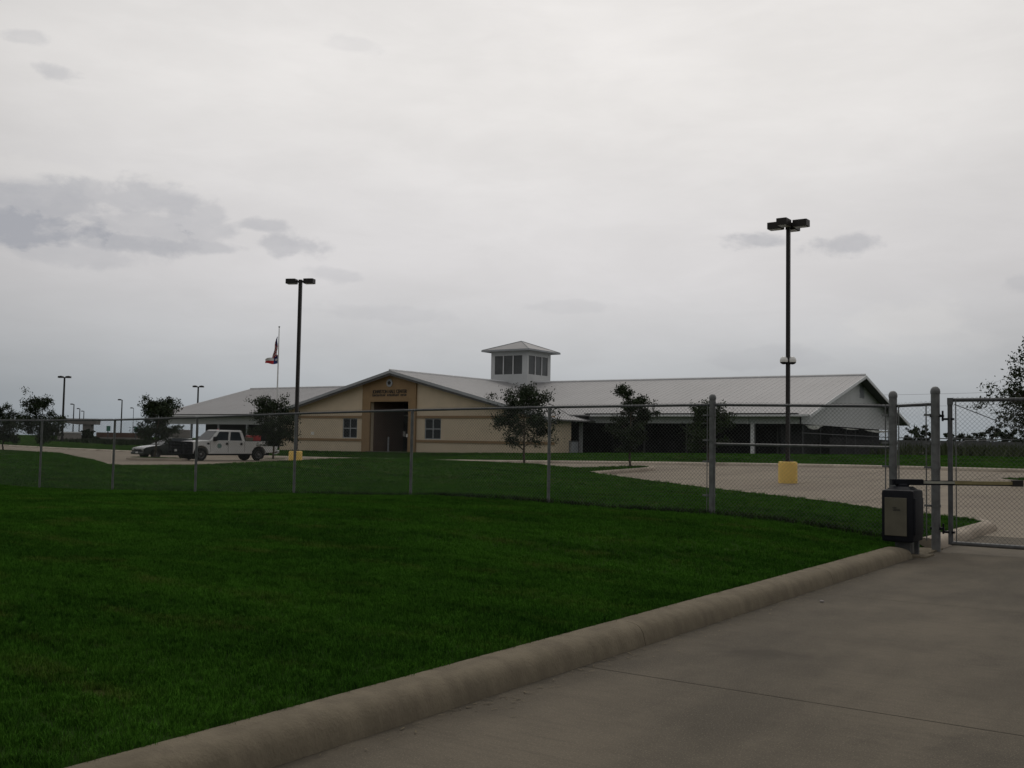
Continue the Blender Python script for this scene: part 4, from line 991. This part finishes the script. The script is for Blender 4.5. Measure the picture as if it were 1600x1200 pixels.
# pickup: front = -X, length along X; near side seen = -Y (driver side for a truck facing -X is +... set by placement)
def pickup(loc, rz):
    t = thing('pickup_truck', 'white crew cab pickup with black grille guard parked in the lot by the left wing', 'truck', loc, rz)
    L = 6.3; hw = .98; xf = .92; xr_ = xf+3.96; r = .40
    body = [(.06, .62), (.04, .95), (.10, 1.10), (.30, 1.165), (1.30, 1.24), (1.50, 1.25), (3.95, 1.25), (3.97, 1.235), (6.18, 1.25), (6.22, 1.20), (6.22, .66), (6.0, .56),
            (xr_+.52, .52)] + arc(xr_, .44, .50, 0, PI, 12) + [(xr_-.52, .46), (xf+.53, .44)] + arc(xf, .44, .50, 0, PI, 12) + [(xf-.54, .52)]
    side_profile('body', body, [], hw, M['white_car'], t, .05)
    cabin('cab', (1.45, 3.93, 1.24), (2.18, 3.78, 1.93), .95, .76, M['white_car'], t)
    # glass
    zb, zt_ = 1.24, 1.93
    for s in (-1, 1):
        f = [(1.45, s*.95, zb), (3.93, s*.95, zb), (3.78, s*.76, zt_), (2.18, s*.76, zt_)]
        if s > 0: f = [f[1], f[0], f[3], f[2]]
        if s < 0:
            quad_on(f, .12, .50, .05, .82, .012, M['carglass'], t, 'side_window', .08, .44); quad_on(f, .56, .90, .05, .82, .012, M['carglass'], t, 'side_window', .52, .86)
        else:
            quad_on(f, .50, .88, .05, .82, .012, M['carglass'], t, 'side_window', .56, .92); quad_on(f, .10, .44, .05, .82, .012, M['carglass'], t, 'side_window', .14, .48)
        for x in (2.62, 3.62):
            MB().box(x-.09, x+.09, s*hw-.015, s*hw+.028, 1.03, 1.09).box(x-.035, x+.035, s*hw-.015, s*hw+.02, .98, 1.14).build('door_handle', M['black'], t)
        MB().bbox(1.66, 1.86, s*1.0 if s > 0 else -1.24, 1.24 if s > 0 else -1.0, 1.22, 1.50, .03).build('wing_mirror', M['black'], t)
        for x in (1.52, 2.72, 3.86): MB().box(x-.006, x+.006, s*hw-.01 if s < 0 else hw-.002, s*hw+.002 if s < 0 else hw+.003, .55, 1.23).build('door_gap', M['ink'], t)
        MB().box(1.28, 1.46, s*hw-.005, s*hw+.012, 1.00, 1.12).build('fender_vent', M['black'], t)
        MB().lathe([(.15, 0), (.15, .008)], 20, (2.12, s*(hw+.004)-(.008 if s < 0 else 0), .93), 'Y').build('door_seal', M['seal'], t)
        wheel(t, xf, s*(hw+.0), r, .26); wheel(t, xr_, s*(hw+.0), r, .26)
        MB().bbox(-.05, .10, s*.66 if s > 0 else -.92, .92 if s > 0 else -.66, .94, 1.08, .02).build('headlight', M['lampglass'], t)
        MB().box(6.2, 6.24, s*.80-.1, s*.80+.1, .80, 1.15).build('tail_light', M['red'], t)
        MB().box(xf+.55, xr_-.6, s*.93-.04, s*.93+.04, .38, .44).build('running_board', M['black'], t)
    quad_on([(1.45, .95, zb), (1.45, -.95, zb), (2.18, -.76, zt_), (2.18, .76, zt_)], .05, .95, .08, .9, .012, M['carglass'], t, 'windscreen', .07, .93)
    quad_on([(3.93, -.95, zb), (3.93, .95, zb), (3.78, .76, zt_), (3.78, -.76, zt_)], .12, .88, .1, .85, .012, M['carglass'], t, 'rear_window')
    # grille, bumper, guard
    MB().bbox(-.03, .12, -.96, .96, .60, 1.14, .03).build('grille', M['black'], t)
    MB().bbox(-.14, .08, -1.0, 1.0, .44, .70, .04).build('bumper', M['black'], t)
    gq = MB()
    for y in (-.98, -.55, .55, .98): gq.box(-.24, -.16, y-.05, y+.05, .42, 1.16)
    for z in (.42, .62, .80, .98, 1.14): gq.tube([(.25, -1.04, z), (-.05, -1.03, z), (-.2, -.95, z), (-.21, .95, z), (-.05, 1.03, z), (.25, 1.04, z)], .05, 6)
    for y in (-1.0, .97): gq.box(-.02, .36, y, y+.03, .46, 1.12)
    gq.build('grille_guard', M['black'], t)
    MB().box(-.26, -.25, -.15, .15, .56, .70).build('number_plate', M['flag_white'], t)
    MB().bbox(6.2, 6.40, -.95, .95, .50, .68, .03).build('rear_bumper', M['chrome'], t)
    MB().box(4.04, 6.12, -.82, .82, 1.20, 1.262).build('bed_liner', M['black'], t)
    MB().bbox(4.08, 4.55, -.8, .8, 1.262, 1.48, .02).build('tool_box', M['beige'], t)
    MB().box(1.6, 5.9, -.5, .5, .34, .60).build('chassis', M['black'], t)
    MB().lathe([(.05, 0), (.05, .05), (.02, .07)], 8, (2.5, 0, 1.925)).build('roof_beacon', M['red'], t)
    MB().tube([(2.9, .3, 1.92), (2.92, .3, 2.25)], .01, 5).build('antenna', M['black'], t)
    return t
tr_dir = R(180+0)
c = atD(306.5, 717, 63.2); tz = float(Hlot(c.x, c.y))
# truck's rear points away-right: direction in camera frame (cos45, sin45)
rd = (Rt0*math.cos(R(44)) + Fw0*math.sin(R(44))); TR = math.atan2(rd.y, rd.x)
org = Vector((c.x, c.y, tz)) - rd*.6 + Vector((-rd.y, rd.x, 0))*.98
truck = pickup(org, TR)
rc = Vector((*org.xy, tz)) + rd*4.95 + Vector((0, 0, 1.262))
rcn = thing('fuel_can', 'red container standing in the bed of the white pickup', 'container', rc, TR)
MB().bbox(-.32, .42, -.35, .3, 0, .36, .04).build('can_body', M['red'], rcn); MB().lathe([(.05, .34), (.05, .41)], 10, (.2, 0, 0)).build('can_cap', M['black'], rcn)
def sedan(loc, rz):
    t = thing('sedan_car', 'dark green sedan with sky reflection painted on its bonnet parked left of the white pickup', 'car', loc, rz)
    xf = .85; xr_ = xf+2.75; r = .32; hw = .88
    body = [(.02, .42), (.0, .62), (.12, .72), (.6, .80), (1.35, .90), (1.5, .93), (3.7, .95), (4.6, .93), (4.72, .85), (4.74, .45), (4.6, .32), (xr_+.38, .30)] + arc(xr_, .34, .37, 0, PI, 10) + [(xr_-.39, .24), (xf+.39, .24)] + arc(xf, .34, .37, 0, PI, 10) + [(xf-.39, .28), (.1, .3)]
    side_profile('body', body, [], hw, M['green_car'], t, .05)
    MB().add([(.14, -.76, .732), (.14, .76, .732), (1.40, .80, .914), (1.40, -.80, .914), (.6, -.78, .822), (.6, .78, .822)], [(0, 4, 5, 1), (4, 3, 2, 5)]).build('bonnet', M['painted_sky_sheen'], t)  # pale sheet over the green body stands in for reflected sky
    cabin('cab', (1.25, 4.2, .90), (2.05, 3.55, 1.40), .82, .62, M['green_car'], t)
    for s in (-1, 1):
        f = [(1.25, s*.82, .90), (4.2, s*.82, .90), (3.55, s*.62, 1.40), (2.05, s*.62, 1.40)]
        if s > 0: f = [f[1], f[0], f[3], f[2]]
        quad_on(f, .16, .48, .08, .86, .012, M['carglass'], t, 'side_window', .08, .48); quad_on(f, .52, .86, .08, .86, .012, M['carglass'], t, 'side_window', .52, .92)
        wheel(t, xf, s*hw, r, .2); wheel(t, xr_, s*hw, r, .2)
        MB().bbox(.0, .14, s*.5 if s > 0 else -.8, .8 if s > 0 else -.5, .55, .68, .02).build('headlight', M['lampglass'], t)
        MB().bbox(1.5, 1.62, s*.86 if s > 0 else -1.0, 1.0 if s > 0 else -.86, .92, 1.03, .02).build('wing_mirror', M['green_car'], t)
        MB().box(2.3, 2.45, s*hw-.01, s*hw+.02, .76, .79).build('door_handle', M['chrome'], t)
    quad_on([(1.25, .82, .90), (1.25, -.82, .90), (2.05, -.62, 1.40), (2.05, .62, 1.40)], .05, .95, .05, .92, .012, M['carglass'], t, 'windscreen', .07, .93)
    quad_on([(4.2, -.82, .90), (4.2, .82, .90), (3.55, .62, 1.40), (3.55, -.62, 1.40)], .08, .92, .1, .9, .012, M['carglass'], t, 'rear_window')
    MB().box(-.02, .02, -.45, .45, .46, .60).build('grille', M['black'], t)
    MB().bbox(-.05, .1, -.86, .86, .28, .45, .04).build('bumper', M['green_car'], t)
    MB().box(-.055, -.045, -.15, .15, .36, .46).build('number_plate', M['flag_white'], t)
    return t
c = atD(244, 716, 67.5)
rd2 = (Rt0*math.cos(R(46)) + Fw0*math.sin(R(46))); o2 = Vector((c.x, c.y, float(Hlot(c.x, c.y)))) - rd2*.85 + Vector((-rd2.y, rd2.x, 0))*.88
sedan(o2, math.atan2(rd2.y, rd2.x))

# ------------------------------------------------------------------ trees
def make_tree(name, label, cat, loc, H, rad, zc0, leaf, nleaf, matl, group=None, lean=(0, 0), cone=0.0, tr=.06, trunks=1, seed=0, sprays=14, squash=1.0, top_bias=0.0):
    rnd = random.Random(seed)
    t = thing(name, label, cat, loc, rnd.uniform(0, 6), group)
    tb = MB(); ctr = []; zc1 = H; cz = (zc0+zc1)/2; hh = (zc1-zc0)/2
    def env(z):
        u = (z-zc0)/(zc1-zc0); u = min(1, max(0, u)); s = math.sqrt(max(0, 1-(2*u-1)**2)); return rad*(s**.75)*(1-cone*u*.75)*(1+cone*.35)
    for q in range(trunks):
        ox_, oy_ = (0, 0) if trunks == 1 else (rnd.uniform(-.35, .35), rnd.uniform(-.35, .35)); pts = []; n = 6
        for k in range(n+1):
            f = k/n; pts.append(Vector((ox_*(1+f*1.5)+lean[0]*f+rnd.gauss(0, .03), oy_*(1+f*1.5)+lean[1]*f+rnd.gauss(0, .03), f*H*.88-.08)))
        tb.tube(pts, [tr*(1-.78*k/n) for k in range(n+1)], 7); tipn = pts
        nb = sprays
        for b in range(nb):
            f = rnd.uniform(max(.2, (zc0/H)*.8), .98); i = f*n; p0 = pts[int(i)].lerp(pts[min(n, int(i)+1)], i-int(i))
            a = b*2.4+rnd.uniform(-.5, .5); zz = min(H, p0.z+rnd.uniform(-.1, .5)*rad); rr = env(zz)*rnd.uniform(.75, 1.12)
            end = Vector((lean[0]*zz/H+math.cos(a)*rr, lean[1]*zz/H+math.sin(a)*rr, zz+rnd.uniform(0, .25)*rad))
            mid = p0.lerp(end, .5)+Vector((0, 0, rnd.uniform(-.05, .15)*rad)); r0 = tr*.42*(1-.5*f)
            tb.tube([p0, mid, end], [r0, r0*.6, r0*.2], 5, cap=False); ctr.append((p0, mid, end))
            for s in range(4):
                q0 = mid.lerp(end, rnd.random()); q1 = q0+Vector((rnd.gauss(0, 1), rnd.gauss(0, 1), rnd.gauss(.35, .7)))*rad*.26
                tb.tube([q0, q1], [r0*.3, r0*.12], 4, cap=False); ctr.append((q0, q0.lerp(q1, .5), q1))
    tb.build('trunk', M['bark'], t, smooth=True)
    # leaves follow the twigs in clumps
    cen = []; 
    for (a, b, c_) in ctr:
        for k in range(3):
            u = rnd.uniform(.35, 1.02); p = a.lerp(b, u*2) if u < .5 else b.lerp(c_, u*2-1); cen.append(p)
    cen = np.array([p[:] for p in cen]); rg = np.random.default_rng(seed+5)
    wts = rg.uniform(.2, 1, len(cen))**2; wts /= wts.sum()
    idx = rg.choice(len(cen), nleaf, p=wts); p = cen[idx]+rg.normal(0, min(.16, rad*.11), (nleaf, 3))*np.array([1, 1, .8*squash])
    p[:, 2] = np.maximum(p[:, 2], zc0*.75)
    n1 = rg.normal(0, 1, (nleaf, 3)); n1 /= np.linalg.norm(n1, axis=1)[:, None]; n2 = np.cross(n1, rg.normal(0, 1, (nleaf, 3))); n2 /= np.linalg.norm(n2, axis=1)[:, None]
    s = leaf*rg.uniform(.5, 1.2, nleaf)[:, None]; v = np.stack([p-n1*s, p+n2*s*.42, p+n1*s, p-n2*s*.42], 1).reshape(-1, 3)
    obj('crown', npmesh('crown', v, np.arange(nleaf*4).reshape(-1, 4)), matl, t)
    return t
def P3(px, Y): 
    c = onY(px, 710, Y); return (c.x, Y, hz(c.x, Y)-.02)
GT = 'young trees in the parking lot'
make_tree('young_tree', 'round young tree before the right end of the tan wing', 'tree', P3(818, 44.9), 3.75, 1.5, .75, .075, 11000, M['leaf'], GT, seed=11, sprays=30, tr=.07)
make_tree('young_tree', 'narrow young tree on the grass peninsula before the dark open porch', 'tree', P3(984, 43.4), 3.6, 1.02, 1.0, .07, 10000, M['leaf'], GT, seed=12, cone=.25, sprays=18, tr=.06)
make_tree('young_tree', 'bushy green sapling behind the thick capped fence post', 'tree', P3(1106, 53.0), 3.0, 1.35, .45, .075, 8500, M['leaf_bright'], GT, seed=13, cone=.35, sprays=20, tr=.05)
make_tree('young_tree', 'round young tree behind the tailgate of the white pickup', 'tree', P3(427, 44.4), 3.65, 1.42, 1.15, .08, 11500, M['leaf'], GT, seed=14, sprays=28, tr=.07)
make_tree('young_tree', 'slightly leaning cone shaped young tree in front of the dark sedan', 'tree', P3(240, 40.2), 3.75, 1.22, .75, .08, 11000, M['leaf'], GT, seed=15, cone=.45, lean=(.45*.82, .45*.57), sprays=32, tr=.06)
c = P3(65, 44.6); make_tree('young_tree', 'broad young tree left of the bridge pier at the far left', 'tree', c, 3.9, 1.6, .6, .09, 11000, M['leaf'], GT, seed=16, cone=.3, sprays=28, tr=.07)
c = P3(4, 46.5); make_tree('young_tree', 'young tree cut by the left edge of the picture', 'tree', c, 3.3, 1.7, .5, .09, 11000, M['leaf'], GT, seed=17, sprays=20, tr=.07)
c = onY(1664, 740, 42.4); make_tree('flowering_tree', 'large loose leaved tree on a grass island at the right edge', 'tree', (c.x, 42.4, hz(c.x, 42.4)-.02), 4.55, 2.25, .5, .07, 24000, M['leaf'], None, seed=18, trunks=4, sprays=20, tr=.06, cone=.05)

# far trees, shrubs
GF = 'distant trees on the horizon at right'
k = 0
FT = [(1424, 668, 20, 'small round distant tree just right of the gable end'), (1440, 667, 24, 'darker distant tree between the two thick gate posts'), (1453, 670, 14, 'distant tree half hidden by the thick gate post'),
      (1484, 676, 12, 'tiny distant tree behind the gate stile'), (1512, 671, 26, 'domed distant tree just right of the gate stile'), (1530, 677, 24, 'low distant tree in the middle of the gate view'),
      (1556, 664, 26, 'tallest of the distant trees, left of the big loose leaved tree'), (1582, 678, 26, 'low distant tree behind the big loose leaved tree')]
for px, py, w, lab in FT:
    hy = 692+(px-800)*.0175; D = 190; c = atD(px, hy+3, D); Ht = (hy-py)*D/F+EYE-.3
    make_tree('distant_tree', lab, 'tree', (c.x, c.y, .3), Ht, w*D/F*.62, .2, .30, 1600, M['leaf_far'], GF, seed=40+k, sprays=12, tr=.15); k += 1
for px, w, py, lab, D in ((135, 20, 672, 'green creeper bush round the bridge pier column', 158), (151, 10, 682, 'dark small bush right of the bridge pier column', 152)):
    c = atD(px, 690, D); Ht = (680.5-py)*D/F+EYE
    make_tree('bush', lab, 'bush', (c.x, c.y, .05), Ht, w*D/F*.5, .1, .22, 1500, M['leaf_far'], None, seed=60+px, sprays=12, tr=.1)
# overgrown field behind the lot at right and rough grass strip at the left: uncountable
def weeds(name, label, pts, n, h, lf, matl):
    rg = np.random.default_rng(len(label)); pa = np.array(pts); x0, y0 = pa.min(0); x1, y1 = pa.max(0); P_ = np.column_stack([rg.uniform(x0, x1, n*2), rg.uniform(y0, y1, n*2)])
    P_ = P_[inpoly_np(P_, pts)][:n]; nz = Hg(P_[:, 0], P_[:, 1]); m_ = len(P_)
    hgt = rg.uniform(.2, 1, m_)**1.5*h; a_ = rg.uniform(0, 6.28, m_); w = lf*rg.uniform(.5, 1.3, m_)
    v0 = np.column_stack([P_[:, 0]-np.cos(a_)*w, P_[:, 1]-np.sin(a_)*w, nz-.02]); v1 = np.column_stack([P_[:, 0]+np.cos(a_)*w, P_[:, 1]+np.sin(a_)*w, nz-.02])
    v2 = np.column_stack([P_[:, 0]+rg.normal(0, .15, m_)*h, P_[:, 1]+rg.normal(0, .15, m_)*h, nz+hgt])
    obj(name, npmesh(name, np.stack([v0, v1, v2], 1).reshape(-1, 3), np.arange(m_*3).reshape(-1, 3)), matl, kind='stuff', label=label, category='weeds')
weeds('field_weeds', 'tall rough weeds behind the parking lot right of the building', [(-19, 68), (20, 62), (40, 110), (-25, 120)], 26000, 1.0, .09, M['weed'])
weeds('field_weeds', 'rough grass strip beyond the left end of the parking lot', [(-92, 64), (-150, 90), (-150, 130), (-95, 110)], 14000, .6, .12, M['leaf_far'])

# ------------------------------------------------------------------ background at left: bridge pier, walls, signs
c = atD(137, 690, 160); pr = thing('bridge_pier', 'concrete hammerhead bridge pier with a long cap at the far left', 'bridge pier', (c.x, c.y, 0), math.atan2(Rt0.y, Rt0.x))
k_ = 160/F
MB().box(-.62, .62, -.6, .6, -.1, (681-664)*k_+EYE).build('column', M['pier'], pr)
z0 = (680.5-662.5)*k_+EYE; z1 = (680.5-654.5)*k_+EYE
MB().add([(-5.4, -.8, z0+.35), (-1.5, -.8, z0-.1), (1.5, -.8, z0-.1), (1.6, -.8, z1), (-5.4, -.8, z1), (-5.4, .8, z0+.35), (-1.5, .8, z0-.1), (1.5, .8, z0-.1), (1.6, .8, z1), (-5.4, .8, z1)],
         [(0, 1, 2, 3, 4), (9, 8, 7, 6, 5), (0, 5, 6, 1), (1, 6, 7, 2), (2, 7, 8, 3), (3, 8, 9, 4), (4, 9, 5, 0)]).build('cap_beam', M['pier'], pr)
def bgwall(px0, px1, y0, y1, D, m, lab, cat, name, cap=None, posts=0):
    a = atD(px0, y1, D); b = atD(px1, y1, D+3); hy = 692+((px0+px1)/2-800)*.0175
    za = (hy-y0)*D/F+EYE; t = thing(name, lab, cat, (0, 0, 0)); dv = (b-a); dv.z = 0; n = Vector((-dv.y, dv.x, 0)).normalized()*.15
    A_ = Vector((a.x, a.y, -.2)); B_ = Vector((b.x, b.y, -.2)); nn = max(1, int(dv.length/6))
    for i in range(nn):
        p = A_.lerp(B_, i/nn+.002); q = A_.lerp(B_, (i+1)/nn-.002); U = UP*(za+.2)
        MB().add([p-n, q-n, q+n, p+n, p-n+U, q-n+U, q+n+U, p+n+U], [(0, 1, 5, 4), (1, 2, 6, 5), (2, 3, 7, 6), (3, 0, 4, 7), (4, 5, 6, 7)]).build('wall_panel', m, t)
    if cap:
        U0 = UP*(za+.2); U1 = UP*(za+.2+cap[0]); MB().add([A_-n*1.5+U0, B_-n*1.5+U0, B_+n*1.5+U0, A_+n*1.5+U0, A_-n*1.5+U1, B_-n*1.5+U1, B_+n*1.5+U1, A_+n*1.5+U1], [(0, 1, 5, 4), (1, 2, 6, 5), (2, 3, 7, 6), (3, 0, 4, 7), (4, 5, 6, 7), (3, 2, 1, 0)]).build('wall_cap', cap[1], t)
    if posts:
        for i in range(posts+1):
            p = A_.lerp(B_, i/posts)+UP*(za+.2); MB().box(p.x-.15, p.x+.15, p.y-.15, p.y+.15, p.z, p.z+.42).build('baluster', m, t)
        MB().tube([A_+UP*(za+.68), B_+UP*(za+.68)], .09, 5).build('hand_rail', m, t)
    return t
bgwall(154, 228, 683.5, 695, 165, M['wall_grey'], 'long grey concrete retaining wall below the green road signs', 'wall', 'retaining_wall')
bgwall(150, 222, 676, 683, 185, M['wall_brown'], 'long low red brown wall seen above the grey retaining wall', 'wall', 'brown_wall')
bgwall(256, 296, 678, 690, 130, M['wall_grey'], 'grey concrete parapet wall with balusters between sedan and building', 'wall', 'parapet_wall', posts=14)
bgwall(90, 126, 676.5, 690, 150, M['wall_grey'], 'pale concrete barrier seen under the bridge pier cap', 'wall', 'barrier', cap=(.18, M['trim']))
for px, py, D, lab in ((168, 665.5, 150, 'green road sign left of the single headed distant lamp post'), (211.5, 666, 140, 'green road sign just left of the cone shaped young tree')):
    c = atD(px, 690, D); zt_ = (681-py)*D/F+EYE; t = thing('road_sign', lab, 'road sign', (c.x, c.y, 0), math.atan2(Rt0.y, Rt0.x)+R(62), 'green road signs')
    MB().tube([(0, 0, -.1), (0, 0, zt_)], .07, 6).build('post', M['galv_dark'], t)
    MB().bbox(-.35, .35, -.10, -.07, zt_-.75, zt_, .01).build('sign_panel', M['sign_green'], t)
# right background: far fence, ramp railing, slab, power lines
ff = thing('boundary_fence', 'low distant fence with a top rail running behind the building at the right', 'fence', (0, 0, 0))
A_ = atD(1404, 700, 96); B_ = atD(1640, 704, 96); A_.z = hz(A_.x, A_.y); B_.z = hz(B_.x, B_.y); za = (702.5-684)*96/F+EYE
for i in range(9):
    p = A_.lerp(B_, i/8); MB().tube([(p.x, p.y, p.z-.1), (p.x, p.y, za)], .05, 6).build('post', M['galv_dark'], ff)
MB().tube([(A_.x, A_.y, za), (B_.x, B_.y, za)], .045, 6).build('top_rail', M['galv_dark'], ff)
MB().tube([(A_.x, A_.y, za-.65), (B_.x, B_.y, za-.65)], .03, 6).build('mid_rail', M['galv_dark'], ff)
bw = thing('boundary_wall', 'long dark brown wall beyond the distant fence at the right', 'wall', (0, 0, 0))
A2 = atD(1402, 700, 140); B2 = atD(1700, 704, 140); zz = (703-688)*140/F+EYE
for i in range(10):
    p = A2.lerp(B2, i/10+.003); q = A2.lerp(B2, (i+1)/10-.003); n = Fw0*.15
    MB().add([(v.x, v.y, z) for z in (.0, zz) for v in (p-n, q-n, q+n, p+n)], [(0, 1, 5, 4), (1, 2, 6, 5), (2, 3, 7, 6), (3, 0, 4, 7), (4, 5, 6, 7)]).build('wall_panel', M['soffit'], bw)
rr = thing('ramp_railing', 'pale pipe railing sloping up behind the gate at the right', 'railing', (0, 0, 0)); D = 74
p0 = atD(1470, 710, D); p1 = atD(1509, 688.5, D); p2 = atD(1558, 688.5, D)
MB().tube([p0, p1, p2], .04, 6).build('hand_rail', M['galv'], rr)
for px in (1509, 1522, 1535, 1546, 1558):
    p = atD(px, 688.5, D); MB().tube([(p.x, p.y, hz(p.x, p.y)-.1), (p.x, p.y, p.z)], .03, 6).build('post', M['galv_dark'], rr)
MB().tube([(p0.x, p0.y, hz(p0.x, p0.y)-.05), tuple(p0)], .03, 6).build('post', M['galv_dark'], rr)
p = atD(1472, 706, 70); zs = hz(p.x, p.y)
ds = thing('concrete_slab_step', 'low pale concrete slab lying in the grass behind the gate', 'slab', (p.x, p.y, zs), math.atan2(Rt0.y, Rt0.x))
MB().bbox(-2.0, 1.35, -.6, .6, -.05, .22, .03).build('slab_top', M['wall_grey'], ds)
for X0 in (-.3, .2, .7): MB().box(X0, X0+.2, -.63, -.6, 0, .1).build('slab_gap', M['ink'], ds)
for k, (y0, y1) in enumerate(((618, 609), (637, 628))):
    D = 160; pts = [atD(1180+60*i, y0+(y1-y0)*i/8+3.0*math.sin(PI*i/8), D+i) for i in range(9)]
    ln = MB().tube(pts, .02, 4).build('power_line', M['soffit'], None, label=('upper' if k == 0 else 'lower')+' thin overhead power line in the sky right of the gable', category='power line', group='power lines')
for px in (1180, 1660):
    D = 160 if px < 1400 else 168; p = atD(px, 700, D); t = thing('utility_pole', 'wooden utility pole carrying the thin power lines '+('behind the building' if px < 1400 else 'beyond the right edge'), 'utility pole', (p.x, p.y, 0))
    zt_ = atD(px, 618 if px < 1400 else 609, D).z; MB().tube([(0, 0, -.2), (0, 0, zt_-.5 if px > 1400 else 6.2)], .13, 8).build('pole', M['bark'], t)

# small debris on the drive
p = Vector((0, 0, EYE))+ray(1284, 941)*(EYE/-ray(1284, 941).z)
MB().lathe([(.010, 0), (.022, .004), (.02, .014), (.008, .02)], 7, (p.x, p.y, 0)).build('pebble', M['wall_grey'], None, label='small pale pebble lying on the driveway near the kerb', category='stone')

# dry clippings and grit washed into the gutter: uncountable
vs = []; fs = []; rl = random.Random(5)
for k in range(420):
    y = rl.choice([9.6, 10.2, 11.0, 7.4, 12.5, 5.0])+rl.gauss(0, .9); x = -3.47+abs(rl.gauss(0, .10)); a = rl.uniform(0, 6.28); L_ = rl.uniform(.005, .024); n = len(vs); w_ = rl.uniform(.0015, .004)
    c_, s_ = math.cos(a), math.sin(a); z = .004+rl.uniform(0, .006)
    vs += [(x-c_*L_-s_*w_, y-s_*L_+c_*w_, z), (x-c_*L_+s_*w_, y-s_*L_-c_*w_, z), (x+c_*L_+s_*w_, y+s_*L_-c_*w_, z+.003), (x+c_*L_-s_*w_, y+s_*L_+c_*w_, z+.003)]; fs.append((n, n+1, n+2, n+3))
MB().add(vs, fs).build('grass_clippings', mat('dry clippings', (.13, .105, .06), .9, 0, .4, 9), None, kind='stuff', label='dry grass clippings and grit lying in the gutter along the kerb', category='litter')
